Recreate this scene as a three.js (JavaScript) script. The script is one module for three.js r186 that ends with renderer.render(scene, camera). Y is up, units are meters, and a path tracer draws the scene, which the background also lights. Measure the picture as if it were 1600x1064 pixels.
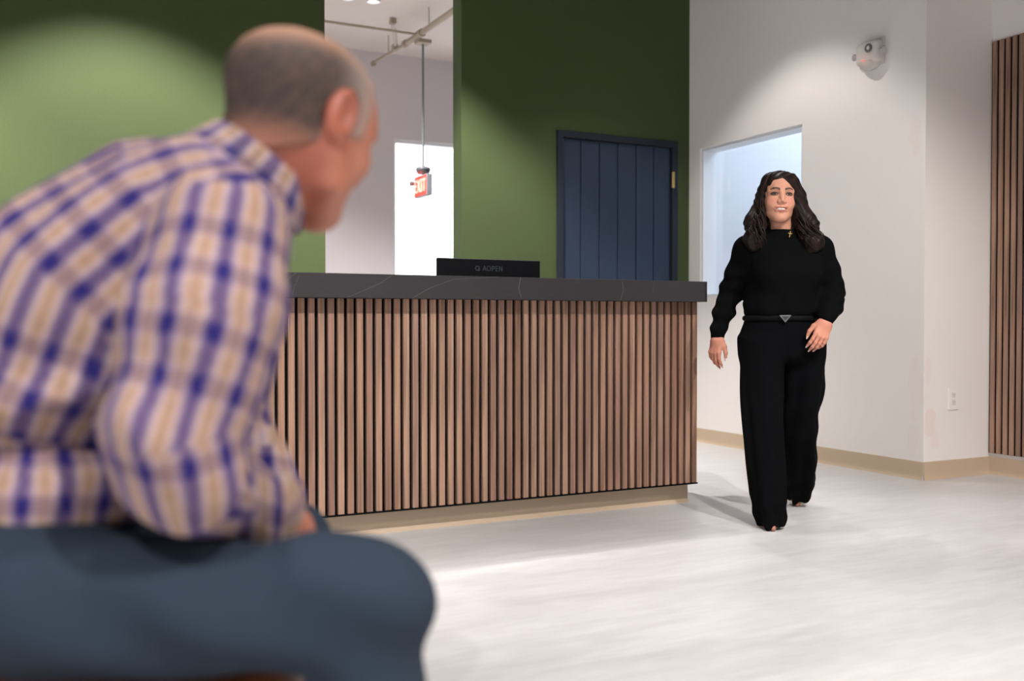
import * as THREE from 'three';
import { mergeGeometries, mergeVertices } from 'three/addons/utils/BufferGeometryUtils.js';
import { RoundedBoxGeometry } from 'three/addons/geometries/RoundedBoxGeometry.js';
import { TextGeometry } from 'three/addons/geometries/TextGeometry.js';
import { FontLoader } from 'three/addons/loaders/FontLoader.js';
import { RectAreaLightUniformsLib } from 'three/addons/lights/RectAreaLightUniformsLib.js';
RectAreaLightUniformsLib.init();

// ------------------------------------------------------------------ camera, sky, exposure, light levels
const scene = new THREE.Scene();
const FOCAL = 1550, YAW = 0.47238, PITCH = 0.018707;                 // focal length in pixels of a 1600 x 1064 frame
const camera = new THREE.PerspectiveCamera(2 * Math.atan(532 / FOCAL) * 180 / Math.PI, 1600 / 1064, 0.05, 60);
camera.position.set(0, 0.9, 0);
camera.rotation.order = 'YXZ';
camera.rotation.set(-PITCH, -YAW, 0);
camera.focus = 4.62;
camera.userData.fStop = 1.9;
camera.updateMatrixWorld();
scene.add(camera);

scene.background = new THREE.Color(0.93, 0.96, 1.0);                 // even overcast sky, seen through the rear window
scene.backgroundIntensity = 3.2;

const renderer = new THREE.WebGLRenderer({ antialias: true });
renderer.toneMapping = THREE.LinearToneMapping;
renderer.toneMappingExposure = 1.0;
renderer.shadowMap.enabled = true;

const WARM = new THREE.Color(1.0, 0.955, 0.925), NEUTRAL = new THREE.Color(1.0, 0.955, 0.95), COOL = new THREE.Color(0.6, 0.8, 1.0);
const CEIL = 3.6;
const WASH_ANGLE = 0.835;                                            // half angle of the wall-side downlights
// [x, z, candela, half angle, penumbra, kind, aim]; kind: 'washer' has a visor towards the lobby, 'accent' is aimed at the counter
const DOWNLIGHTS = [
  [0.57, -5.12, 54, WASH_ANGLE, 0.25, 'washer'],
  [2.2, -5.12, 54, WASH_ANGLE, 0.25, 'washer'],
  [3.7, -4.87, 7, WASH_ANGLE, 0.22, 'plain'],
  [-1.06, -5.12, 54, WASH_ANGLE, 0.25, 'washer'],
  [1.4, -5.05, 11, WASH_ANGLE, 0.5, 'plain'], [-0.3, -5.05, 11, WASH_ANGLE, 0.5, 'plain'],
  [0.1, -0.6, 35, 0.47, 0.7, 'accent', [0.1, 0.5, -3.9]], [2.0, -0.6, 34, 0.47, 0.7, 'accent', [2.0, 0.5, -3.9]], [2.9, -0.6, 48, 0.42, 0.8, 'accent', [4.3, 0.35, -4.0]],
  [-0.9, 0.9, 40, 1.1, 0.6, 'plain'], [1.1, 0.9, 42, 1.1, 0.6, 'plain'], [3.1, 0.9, 46, 1.1, 0.6, 'plain'],
  [-2.7, -2.4, 14, 1.0, 0.5, 'plain'],
  [0.4, -1.5, 12, 0.76, 0.7, 'plain'], [2.2, -1.5, 12, 0.76, 0.7, 'plain'], [4.0, -1.5, 12, 0.76, 0.7, 'plain'],
];
const REAR_LIGHTS = [[2.70, -7.77, 17], [2.486, -7.785, 17], [4.6, -7.7, 17]];

// ------------------------------------------------------------------ helpers
const rng = (seed) => { let s = seed >>> 0; return () => { s = (s + 0x6D2B79F5) >>> 0; let t = s; t = Math.imul(t ^ (t >>> 15), t | 1); t ^= t + Math.imul(t ^ (t >>> 7), t | 61); return ((t ^ (t >>> 14)) >>> 0) / 4294967296; }; };
const clamp = (x, a = 0, b = 1) => Math.min(b, Math.max(a, x));
const lerp = (a, b, t) => a + (b - a) * t;
const smooth = (a, b, x) => { const t = clamp((x - a) / (b - a)); return t * t * (3 - 2 * t); };
const taken = new Map();
function numbered(name) { const n = taken.get(name) ?? 0; taken.set(name, n + 1); return n ? `${name}_${String(n).padStart(3, '0')}` : name; }
function mesh(name, geo, mat, parent) {
  const m = new THREE.Mesh(Array.isArray(geo) ? mergeGeometries(geo.map((g) => { const h = g.index ? g.toNonIndexed() : g; for (const k of Object.keys(h.attributes)) if (!['position', 'normal', 'uv', 'color'].includes(k)) h.deleteAttribute(k); return h; })) : geo, mat);
  m.castShadow = m.receiveShadow = true;
  if (parent && parent !== scene) m.name = name; else m.name = numbered(name);
  (parent ?? scene).add(m);
  return m;
}
function thing(name, label, category, pos = [0, 0, 0], turn = 0, group) {
  const o = new THREE.Group(); o.name = numbered(name); o.position.set(...pos); o.rotation.y = turn;
  o.userData = { label, category }; if (group) o.userData.group = group;
  scene.add(o); return o;
}
const struct = (name, geo, mat) => { const m = mesh(name, geo, mat); m.userData.kind = 'structure'; return m; };
const structGroup = (name) => { const g = new THREE.Group(); g.name = numbered(name); g.userData.kind = 'structure'; scene.add(g); return g; };
// uv in metres from the position, by the way each face points
function metreUV(g) {
  const p = g.attributes.position, n = g.attributes.normal, uv = new Float32Array(p.count * 2);
  for (let i = 0; i < p.count; i++) {
    const ax = Math.abs(n.getX(i)), ay = Math.abs(n.getY(i)), az = Math.abs(n.getZ(i));
    if (ay > ax && ay > az) { uv[2 * i] = p.getX(i); uv[2 * i + 1] = p.getZ(i); }
    else if (ax > az) { uv[2 * i] = p.getZ(i); uv[2 * i + 1] = p.getY(i); }
    else { uv[2 * i] = p.getX(i); uv[2 * i + 1] = p.getY(i); }
  }
  g.setAttribute('uv', new THREE.BufferAttribute(uv, 2)); return g;
}
function box(x0, x1, y0, y1, z0, z1) { const g = new THREE.BoxGeometry(x1 - x0, y1 - y0, z1 - z0); g.translate((x0 + x1) / 2, (y0 + y1) / 2, (z0 + z1) / 2); return metreUV(g); }
function rbox(x0, x1, y0, y1, z0, z1, r = 0.003, seg = 2) { const g = new RoundedBoxGeometry(x1 - x0, y1 - y0, z1 - z0, seg, r); g.translate((x0 + x1) / 2, (y0 + y1) / 2, (z0 + z1) / 2); return metreUV(g); }
function cyl(a, b, ra, rb = ra, seg = 20) {
  const A = new THREE.Vector3(...a), B = new THREE.Vector3(...b), d = B.clone().sub(A);
  const g = new THREE.CylinderGeometry(rb, ra, d.length(), seg); g.applyQuaternion(new THREE.Quaternion().setFromUnitVectors(new THREE.Vector3(0, 1, 0), d.clone().normalize()));
  g.translate((A.x + B.x) / 2, (A.y + B.y) / 2, (A.z + B.z) / 2); return g;
}
const tube = (pts, r, seg = 24, rad = 8, closed = false) => new THREE.TubeGeometry(new THREE.CatmullRomCurve3(pts.map((p) => new THREE.Vector3(...p)), closed), seg, r, rad, closed);
const lathe = (pts, seg = 32) => new THREE.LatheGeometry(pts.map((p) => new THREE.Vector2(...p)), seg);
// value noise, periodic in both directions
function noiseGrid(seed, nx, ny) { const r = rng(seed), a = new Float32Array(nx * ny); for (let i = 0; i < a.length; i++) a[i] = r(); return (x, y) => { x = ((x % nx) + nx) % nx; y = ((y % ny) + ny) % ny; const i = Math.floor(x), j = Math.floor(y), fx = x - i, fy = y - j, u = fx * fx * (3 - 2 * fx), v = fy * fy * (3 - 2 * fy), i1 = (i + 1) % nx, j1 = (j + 1) % ny; return lerp(lerp(a[j * nx + i], a[j * nx + i1], u), lerp(a[j1 * nx + i], a[j1 * nx + i1], u), v); }; }
function texture(w, h, fn, srgb = true, mx = 1, my = 1) {
  const d = new Uint8Array(w * h * 4);
  for (let j = 0; j < h; j++) for (let i = 0; i < w; i++) { const c = fn(i / w, j / h), k = 4 * (j * w + i); d[k] = clamp(c[0], 0, 255); d[k + 1] = clamp(c[1], 0, 255); d[k + 2] = clamp(c[2], 0, 255); d[k + 3] = 255; }
  const t = new THREE.DataTexture(d, w, h); t.wrapS = t.wrapT = THREE.RepeatWrapping; t.magFilter = THREE.LinearFilter; t.minFilter = THREE.LinearFilter;
  if (srgb) t.colorSpace = THREE.SRGBColorSpace; t.repeat.set(1 / mx, 1 / my); t.needsUpdate = true; return t;
}
const matte = (color, roughness = 0.9, extra = {}) => new THREE.MeshPhysicalMaterial({ color, roughness, specularIntensity: 0.3, ...extra });   // cloth and flat paint: little gloss
const std = (color, roughness = 0.6, extra = {}) => new THREE.MeshStandardMaterial({ color, roughness, ...extra });

// ------------------------------------------------------------------ materials
const rollerA = noiseGrid(11, 128, 128), rollerB = noiseGrid(12, 48, 48);
const rollerTex = texture(512, 512, (u, v) => { const a = 255 * (0.65 * rollerA(u * 128, v * 128) + 0.35 * rollerB(u * 48, v * 48)); return [a, a, a]; }, false, 0.5, 0.5);
const paint = (color, rough = 0.62) => matte(color, rough, { bumpMap: rollerTex, bumpScale: 0.0004 });
const greenPaint = paint('#455032', 0.6);
const whitePaint = paint('#e9e3df', 0.7);
const coolWhitePaint = paint('#d9d4d6', 0.7);
const ceilingPaint = paint('#dcd3cc', 0.85);
const lobbyCeiling = paint('#1e1d1c', 0.9);
// the wall with the window and its corner return carry faint pink patching compound near the corner
const patchN = noiseGrid(31, 64, 64), patchM = noiseGrid(32, 24, 24);
function patchedPaint(spots, u0, u1, v0, v1, w, h) {
  const t = texture(w, h, (u, v) => {
    const x = lerp(u0, u1, u), y = lerp(v0, v1, v); let k = 0;
    for (const [sx, sy, rx, ry, a] of spots) { const q = Math.hypot((x - sx) / rx, (y - sy) / ry) + 0.7 * (patchN(x * 22 + 9, y * 22) - 0.5) + 0.6 * (patchM(x * 7, y * 7) - 0.5); k = Math.max(k, a * (1 - smooth(0.75, 1.05, q))); }
    return [lerp(233, 228, k), lerp(227, 200, k), lerp(223, 190, k)];
  }, true, u1 - u0, v1 - v0);
  t.wrapS = t.wrapT = THREE.ClampToEdgeWrapping; t.offset.set(-u0 / (u1 - u0), -v0 / (v1 - v0));
  return std('#ffffff', 0.7, { map: t, bumpMap: rollerTex, bumpScale: 0.0004 });
}
const rightWallPaint = patchedPaint([[-4.02, 1.93, 0.05, 0.13, 0.14], [-4.0, 0.5, 0.05, 0.18, 0.12], [-4.02, 0.22, 0.04, 0.09, 0.12]], -6.3, -3.94, 0, 3.6, 640, 960);
const returnPaint = patchedPaint([[4.69, 0.34, 0.045, 0.1, 0.34], [4.73, 0.2, 0.05, 0.06, 0.2], [4.67, 0.62, 0.03, 0.1, 0.15]], 4.6, 5.4, 0, 3.6, 256, 960);
// floor: pale grey vinyl with soft streaks along x
const fa = noiseGrid(1, 8, 40), fb = noiseGrid(2, 20, 120), fc = noiseGrid(3, 60, 400), fd = noiseGrid(4, 12, 12), fe = noiseGrid(5, 300, 300);
const floorFn = (u, v) => { const d = 0.2 * (fa(u * 8, v * 40) - 0.5) + 0.26 * (fb(u * 20, v * 120) - 0.5) + 0.3 * (fc(u * 60, v * 400) - 0.5) + 0.16 * (fd(u * 12, v * 12) - 0.5) + 0.08 * (fe(u * 300, v * 300) - 0.5); return d; };
const floorTex = texture(1600, 1600, (u, v) => { const d = 34 * floorFn(u, v); return [198 + d, 196 + d, 195.5 + d]; }, true, 5, 5);
const floorRough = texture(800, 800, (u, v) => { const d = 128 + 60 * floorFn(u, v); return [d, d, d]; }, false, 5, 5);
const floorMat = std('#ffffff', 0.8, { map: floorTex, roughnessMap: floorRough, bumpMap: floorRough, bumpScale: 0.0004 });
const vinylBase = std('#c2ac93', 0.5);
// walnut slats: six tones over one grain
const ga = noiseGrid(7, 40, 6), gb = noiseGrid(8, 160, 10), gc = noiseGrid(9, 16, 5);
const grain = texture(512, 1024, (u, v) => { const d = 46 * (ga(u * 40 + 0.8 * gc(u * 16, v * 5), v * 6) - 0.5) + 40 * (gb(u * 160, v * 10) - 0.5) + 40 * (gc(u * 16, v * 5) - 0.5); return [226 + d, 220 + d, 214 + d]; }, true, 0.4, 1.3);
const slatMats = ['#a98672', '#a28070', '#9b796a', '#ad8c79', '#a08273', '#987663', '#a88876'].map((c, i) => { const t = grain.clone(); t.offset.set(i * 0.137, i * 0.19); t.needsUpdate = true; return std(c, 0.55, { map: t }); });
const blackFelt = matte('#08080a', 0.95);
const blackPlastic = matte('#121418', 0.5);
const darkMetal = std('#3a3b3d', 0.45, { metalness: 0.6 });
const pipePaint = std('#a89a8a', 0.6);
const brass = std('#c9ab6a', 0.3, { metalness: 0.9 });
const whitePlastic = std('#e8e4e0', 0.4);
const doorPaint = matte('#2d3748', 0.5), doorEdge = matte('#252a33', 0.5);
const glassMat = new THREE.MeshPhysicalMaterial({ color: '#ffffff', roughness: 0.02, transmission: 1, thickness: 0, ior: 1.5 });

// ------------------------------------------------------------------ the setting
struct('floor', [box(-4.15, 7.8, -0.12, 0, -6.262, 4.7), box(0.6, 7.8, -0.12, 0, -9.7, -6.262)], floorMat);
struct('ceiling', [box(-4.15, 5.4, CEIL, CEIL + 0.15, -6.122, 4.7)], lobbyCeiling);
struct('ceiling_rear', [box(0.6, 7.8, CEIL, CEIL + 0.15, -9.7, -6.262), box(-4.15, 7.8, CEIL, CEIL + 0.15, -6.262, -6.122), box(5.4, 7.8, CEIL, CEIL + 0.15, -6.122, -3.9)], ceilingPaint);
const ZG = -6.122, ZGB = -6.262, XR = 4.64, ZJ = -3.945, XR2 = 5.2;
struct('wall_green', [box(-4.15, 1.805, 0, CEIL, ZGB, ZG), box(2.746, 3.512, 0, CEIL, ZGB, ZG), box(3.512, 4.492, 2.226, CEIL, ZGB, ZG), box(4.492, XR, 0, CEIL, ZGB, ZG)], greenPaint);
const WZ0 = -5.985, WZ1 = -4.92, WY0 = 1.085, WY1 = 2.193;
struct('wall_right', [box(XR, 4.78, 0, WY0, ZGB, ZJ - 0.14), box(XR, 4.78, WY1, CEIL, ZGB, ZJ - 0.14), box(XR, 4.78, WY0, WY1, ZGB, WZ0), box(XR, 4.78, WY0, WY1, WZ1, ZJ - 0.14)], rightWallPaint);
const returnGeo = box(XR, 7.8, 0, CEIL, ZJ - 0.14, ZJ);
{ const w = struct('wall_return', returnGeo, [rightWallPaint, rightWallPaint, returnPaint, returnPaint, returnPaint, returnPaint]); w.receiveShadow = true; }
struct('wall_side', [box(XR2, XR2 + 0.15, 0, CEIL, ZJ, 4.7)], whitePaint);
const LZ0 = -2.6, LZ1 = 3.8, LY0 = 0.25, LY1 = 2.7;
struct('wall_left', [box(-4.15, -4, 0, CEIL, -6.262, LZ0), box(-4.15, -4, 0, CEIL, LZ1, 4.7), box(-4.15, -4, 0, LY0, LZ0, LZ1), box(-4.15, -4, LY1, CEIL, LZ0, LZ1)], whitePaint);
const SZ0 = -9.1, SZ1 = -6.7, SY0 = 0.8, SY1 = 2.5;
struct('wall_rear_left', [box(0.6, 0.75, 0, CEIL, -9.65, SZ0), box(0.6, 0.75, 0, CEIL, SZ1, ZGB), box(0.6, 0.75, 0, SY0, SZ0, SZ1), box(0.6, 0.75, SY1, CEIL, SZ0, SZ1)], coolWhitePaint);
struct('wall_front', [box(-4, XR2, 0, CEIL, 4.55, 4.7)], whitePaint);
// rear room with its daylight window
const RX0 = 3.51, RX1 = 5.2, RY0 = 0.75, RY1 = 2.748, ZR = -9.5;
struct('wall_rear', [box(0.75, RX0, 0, CEIL, -9.65, ZR), box(RX1, 7.8, 0, CEIL, -9.65, ZR), box(RX0, RX1, 0, RY0, -9.65, ZR), box(RX0, RX1, RY1, CEIL, -9.65, ZR)], coolWhitePaint);
struct('wall_office_side', [box(7.65, 7.8, 0, CEIL, -9.65, ZJ - 0.14)], coolWhitePaint);
struct('wall_office_back', [box(4.78, 7.65, 0, CEIL, -6.4, ZGB)], coolWhitePaint);
{
  const w = structGroup('window_1');
  const f = 0.02;
  mesh('window_frame', [box(XR + 0.012, 4.775, WY0, WY1, WZ0, WZ0 + f), box(XR + 0.012, 4.775, WY0, WY1, WZ1 - f, WZ1), box(XR + 0.012, 4.775, WY1 - f, WY1, WZ0 + f, WZ1 - f), box(XR + 0.012, 4.775, WY0, WY0 + f, WZ0 + f, WZ1 - f)], std('#dcdde0', 0.4), w);
  mesh('window_pane', [box(4.742, 4.748, WY0 + f, WY1 - f, WZ0 + f, WZ1 - f)], glassMat, w);
  const sideWindow = (name, x, y0, y1, z0, z1, n) => {                // daylight windows in the left walls, outside the picture
    const g = structGroup(name), fm = std('#3a3c3f', 0.4);
    for (const y of [y0, y1 - 0.05]) mesh('window_frame', box(x - 0.03, x + 0.03, y, y + 0.05, z0, z1), fm, g);
    for (let i = 0; i <= n; i++) { const z = lerp(z0, z1 - 0.05, i / n); mesh('mullion', box(x - 0.03, x + 0.03, y0 + 0.05, y1 - 0.05, z, z + 0.05), fm, g); if (i < n) mesh('window_pane', box(x - 0.003, x + 0.003, y0 + 0.05, y1 - 0.05, z + 0.05, lerp(z0, z1 - 0.05, (i + 1) / n)), glassMat, g); }
  };
  sideWindow('window_3', -4.08, LY0, LY1, LZ0, LZ1, 4); sideWindow('window_4', 0.67, SY0, SY1, SZ0, SZ1, 2);
  const v = structGroup('window_2');
  mesh('window_frame', [box(RX0, RX0 + 0.03, RY0, RY1, -9.62, -9.53), box(RX1 - 0.03, RX1, RY0, RY1, -9.62, -9.53), box(RX0 + 0.03, RX1 - 0.03, RY1 - 0.03, RY1, -9.62, -9.53), box(RX0 + 0.03, RX1 - 0.03, RY0, RY0 + 0.03, -9.62, -9.53)], std('#e6e8ea', 0.4), v);
  mesh('window_pane', [box(RX0 + 0.03, RX1 - 0.03, RY0 + 0.03, RY1 - 0.03, -9.585, -9.578)], glassMat, v);
}
// plank door in the green wall
{
  const d = structGroup('door_1');
  const fz = ZG + 0.018;
  mesh('door_frame', [rbox(3.482, 3.529, 0, 2.21, ZGB, fz), rbox(4.474, 4.524, 0, 2.21, ZGB, fz), rbox(3.482, 4.524, 2.21, 2.257, ZGB, fz)], doorEdge, d);
  const g = [3.532, 3.686, 3.843, 4.0, 4.162, 4.318, 4.471];
  mesh('door_core', [box(3.531, 4.472, 0.01, 2.207, ZG - 0.055, ZG - 0.024)], doorEdge, d);
  for (let i = 0; i < 6; i++) { const b = mesh('board', rbox(g[i] + 0.003, g[i + 1] - 0.003, 0.012, 2.206, ZG - 0.026, ZG - 0.006, 0.005, 2), doorPaint, d); if (i) b.name = `board_${String(i).padStart(3, '0')}`; }
  for (const [i, y] of [1.966, 1.1, 0.25].entries()) {
    const h = mesh(i ? `hinge_00${i}` : 'hinge', [rbox(4.468, 4.492, y - 0.058, y + 0.058, fz - 0.008, fz + 0.004, 0.002), cyl([4.482, y - 0.06, fz + 0.004], [4.482, y + 0.06, fz + 0.004], 0.007)], brass, d); h.userData.label = 'brass door hinge';
  }
}
// vinyl cove bases: a flat strip that flares at the foot
function cove(path, h = 0.103) {
  const gs = [], prof = [[0, 0], [0.016, 0], [0.0125, 0.004], [0.007, 0.011], [0.0045, 0.02], [0.0035, 0.032], [0.0035, h - 0.003], [0.002, h], [0, h]];
  const nrm = (a, b) => { const dx = b[0] - a[0], dz = b[1] - a[1], l = Math.hypot(dx, dz); return [-dz / l, dx / l]; };
  const offs = path.map((p, i) => { const n1 = i ? nrm(path[i - 1], p) : null, n2 = i < path.length - 1 ? nrm(p, path[i + 1]) : null; if (!n1) return n2; if (!n2) return n1; const s = [n1[0] + n2[0], n1[1] + n2[1]], k = 2 / (s[0] * s[0] + s[1] * s[1]); return [s[0] * k, s[1] * k]; });
  for (let i = 0; i < path.length - 1; i++) {
    const pos = [], idx = [];
    for (let e = 0; e < 2; e++) for (const [o, y] of prof) pos.push(path[i + e][0] + offs[i + e][0] * o, y, path[i + e][1] + offs[i + e][1] * o);
    const n = prof.length; for (let k = 0; k < n - 1; k++) idx.push(k, k + n, k + 1, k + 1, k + n, k + n + 1);
    const g = new THREE.BufferGeometry(); g.setAttribute('position', new THREE.Float32BufferAttribute(pos, 3)); g.setIndex(idx); const gn = g.toNonIndexed(); gn.computeVertexNormals(); gs.push(metreUV(gn));
  }
  return gs;
}
struct('baseboard_right', cove([[XR, ZJ], [XR, ZG]].reverse().map((p) => p)).concat(cove([[XR2, ZJ], [XR, ZJ]].reverse())), vinylBase);
struct('baseboard_side', cove([[XR2, ZJ], [XR2, 4.5]]), vinylBase);
struct('baseboard_green', cove([[-4, ZG], [1.805, ZG]]).concat(cove([[2.746, ZG], [3.482, ZG]]), cove([[4.524, ZG], [XR, ZG]])), vinylBase);
struct('baseboard_rear', cove([[0.75, ZR], [7.6, ZR]]), vinylBase);

// ------------------------------------------------------------------ lights
function downlight(x, z, cd, angle, pen, kind, aim, i) {
  const t = thing('ceiling_light', DL[i], 'ceiling light', [x, CEIL, z]);
  mesh('trim_ring', lathe([[0.062, 0.0], [0.062, -0.004], [0.085, -0.006], [0.088, -0.002], [0.088, 0]]), whitePlastic, t);
  mesh('diffuser', lathe([[0.0001, -0.0015], [0.062, -0.0015]]), std('#ffffff', 0.5, { emissive: WARM, emissiveIntensity: 4, side: THREE.DoubleSide }), t);
  if (kind === 'washer') { const v = new THREE.CylinderGeometry(0.075, 0.075, 0.17, 32, 1, true, -Math.PI / 2, Math.PI); v.translate(0, -0.09, 0); mesh('visor', v, std('#141414', 0.9, { side: THREE.DoubleSide }), t); }
  const s = new THREE.SpotLight(WARM, cd, 0, angle, pen, 2); s.position.set(x, CEIL - 0.02, z); s.target.position.set(...(aim ?? [x, 0, z]));
  s.castShadow = true; s.shadow.radius = 1.5; s.shadow.camera.near = 0.05; s.shadow.mapSize.set(1024, 1024); scene.add(s, s.target);
}
const DL = ['visored wall washer in the lobby ceiling in front of the left green wall', 'visored wall washer in the lobby ceiling in front of the opening in the green wall', 'recessed downlight in the lobby ceiling near the wall with the interior window', 'visored wall washer in the lobby ceiling at the far left end of the green wall',
  'recessed downlight over the work side of the counter, between the wall washers', 'recessed downlight over the far left end of the counter',
  'recessed accent light aimed at the left part of the slatted counter', 'recessed accent light aimed at the middle of the slatted counter', 'recessed accent light aimed past the right end of the counter at the woman',
  'recessed downlight in the ceiling behind the camera on its left', 'recessed downlight in the ceiling straight behind the camera', 'recessed downlight in the ceiling behind the camera on its right', 'recessed downlight in the ceiling by the left lobby wall', 'recessed downlight above the floor between the seated man and the counter', 'recessed downlight above the open floor ahead of the camera', 'recessed downlight above the open floor before the slat wall panel'];
DOWNLIGHTS.forEach((a, i) => { const [x, z, cd, an, pen, kind, aim] = a; downlight(x, z, cd, an, pen, kind, aim, i); });
const RL = ['white cylinder downlight hanging under the rear room ceiling, right one of the two in view', 'white cylinder downlight under the rear room ceiling, left one, cut by the picture top', 'white cylinder downlight of the rear room behind the door'];
REAR_LIGHTS.forEach(([x, z, cd], i) => {
  const t = thing('cylinder_light', RL[i], 'ceiling light', [x, CEIL, z], 0, 'cylinder downlights of the rear room');
  mesh('housing', lathe([[0.0, 0.0], [0.052, 0], [0.052, -0.075], [0.05, -0.08], [0.045, -0.08]]), darkMetal, t);
  mesh('trim_ring', lathe([[0.044, -0.078], [0.06, -0.08], [0.062, -0.088], [0.058, -0.092], [0.044, -0.09]]), whitePlastic, t);
  mesh('diffuser', lathe([[0.0001, -0.088], [0.046, -0.088]]), std('#ffffff', 0.5, { emissive: NEUTRAL, emissiveIntensity: 1, side: THREE.DoubleSide }), t);
  const s = new THREE.SpotLight(NEUTRAL, cd, 0, 0.92, 0.5, 2); s.position.set(x, CEIL - 0.11, z); s.target.position.set(x, 0, z); s.castShadow = true; s.shadow.radius = 2; s.shadow.camera.near = 0.05; scene.add(s, s.target);
});
{ // cool ceiling panel in the little office behind the interior window
  const t = thing('panel_light', 'square cool white ceiling panel light inside the office behind the interior window', 'ceiling light', [6.3, CEIL, -5.15]);
  mesh('frame', [box(-0.62, 0.62, -0.03, 0, -0.62, -0.6), box(-0.62, 0.62, -0.03, 0, 0.6, 0.62), box(-0.62, -0.6, -0.03, 0, -0.6, 0.6), box(0.6, 0.62, -0.03, 0, -0.6, 0.6)], whitePlastic, t);
  mesh('diffuser', box(-0.6, 0.6, -0.02, -0.012, -0.6, 0.6), std('#ffffff', 0.5, { emissive: COOL, emissiveIntensity: 1.5 }), t);
  const a = new THREE.RectAreaLight(COOL, 16, 1.18, 1.18); a.position.set(6.3, CEIL - 0.035, -5.15); a.rotation.x = -Math.PI / 2; scene.add(a);
}

// ------------------------------------------------------------------ reception counter
{
  const ZS = -3.93, X0 = -0.33, XE = 3.031, TOP = 0.997;
  const t = thing('reception_counter', 'long reception counter clad in upright walnut slats over black backing', 'counter', [0, 0, 0]);
  mesh('carcass', [box(X0, XE - 0.004, 0.108, TOP, -4.3, ZS - 0.022)], blackFelt, t);
  mesh('plinth', [box(X0, 3.035 - 0.02, 0, 0.108, -4.28, -4.012)], vinylBase, t);
  mesh('toe_base', cove([[X0, -4.012], [3.035, -4.012]], 0.106).map((g) => g), vinylBase, t);
  mesh('bottom_rail', [box(X0, XE + 0.004, 0.103, 0.109, ZS - 0.03, ZS + 0.004)], blackFelt, t);
  const r = rng(77), slatGeo = [0, 1, 2].map((k) => { const g = rbox(0, 0.0262, 0.1095, TOP, -0.021, 0, 0.0015, 1); const uv = g.attributes.uv; for (let i = 0; i < uv.count; i++) uv.setXY(i, uv.getX(i) + k * 0.11, uv.getY(i) + k * 0.43); return g; });
  let n = 0;
  for (let x = XE - 0.0262; x > X0; x -= 0.0408) {
    const s = mesh(n ? `slat_${String(n).padStart(3, '0')}` : 'slat', slatGeo[Math.floor(r() * 3)], slatMats[Math.floor(r() * slatMats.length)], t);
    s.position.set(x, 0, ZS); n++;
  }
  // dark stone worktop with thin pale veins
  const W = 2048, H = 128, c = document.createElement('canvas'); c.width = W; c.height = H; const q = c.getContext('2d');
  q.fillStyle = '#3a383a'; q.fillRect(0, 0, W, H); const rr = rng(5);
  for (let i = 0; i < 2600; i++) { const v = 50 + Math.floor(16 * rr()); q.fillStyle = `rgba(${v},${v - 1},${v},0.25)`; q.fillRect(rr() * W, rr() * H, 2 + 26 * rr(), 1 + 5 * rr()); }
  const TX0 = -0.36, TX1 = 3.029, px = (x) => (x - TX0) / (TX1 - TX0) * W;
  const veins = [[[1.42, 0], [1.36, 0.4], [1.28, 0.75], [1.22, 1]], [[1.02, 0], [0.96, 0.5], [0.9, 1]], [[1.03, 0.1], [1.01, 0.6], [1.0, 1]], [[1.9, 0], [1.69, 0.15], [1.58, 0.55], [1.5, 1]], [[2.01, 0], [2.0, 0.5], [2.013, 0.9]], [[2.54, 0.1], [2.545, 0.5], [2.53, 0.95]], [[2.72, 0], [2.71, 0.6]], [[0.5, 0], [0.4, 1]], [[-0.1, 0], [0.05, 1]]];
  for (const [k, v] of veins.entries()) { q.strokeStyle = `rgba(178,172,165,${[0.3, 0.22, 0.16, 0.35, 0.4, 0.35, 0.15, 0.3, 0.3][k]})`; q.lineWidth = 1.6; q.beginPath(); v.forEach(([x, y], i) => i ? q.lineTo(px(x), y * H) : q.moveTo(px(x), y * H)); q.stroke(); }
  const tex = new THREE.CanvasTexture(c); tex.colorSpace = THREE.SRGBColorSpace;
  const g = new RoundedBoxGeometry(TX1 - TX0, 0.098, 0.5, 2, 0.002); g.translate((TX0 + TX1) / 2, TOP + 0.049, -4.1);
  { const p = g.attributes.position, nn = g.attributes.normal, uv = g.attributes.uv; for (let i = 0; i < p.count; i++) uv.setXY(i, (p.getX(i) - TX0) / (TX1 - TX0), Math.abs(nn.getY(i)) > 0.7 ? (p.getZ(i) + 4.35) * 2 : (p.getY(i) - TOP) / 0.098); }
  const wt = mesh('worktop', g, matte('#ffffff', 0.5, { map: tex }));
  wt.userData = { label: 'thick charcoal stone worktop with thin pale veins on the slatted counter', category: 'countertop' };
  // working surface and back panels behind, where the monitor stands
  const dk = thing('work_desk', 'plain dark desk behind the slatted reception counter, under the monitor', 'desk', [0, 0, 0]);
  mesh('desk_top', rbox(-0.3, 3.0, 0.73, 0.76, -4.95, -4.305, 0.004), std('#454347', 0.5), dk);
  for (const x of [-0.26, 1.3, 2.96]) mesh('panel_leg', box(x - 0.015, x + 0.015, 0, 0.73, -4.9, -4.32), std('#3c3a3c', 0.6), dk);
}
const font = await new FontLoader().loadAsync('fonts/droid/droid_sans_regular.typeface.json').catch(() => null) ?? await new FontLoader().loadAsync('fonts/droid/sans_regular.typeface.json').catch(() => null);
const bold = await new FontLoader().loadAsync('fonts/droid/droid_sans_bold.typeface.json');
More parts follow.
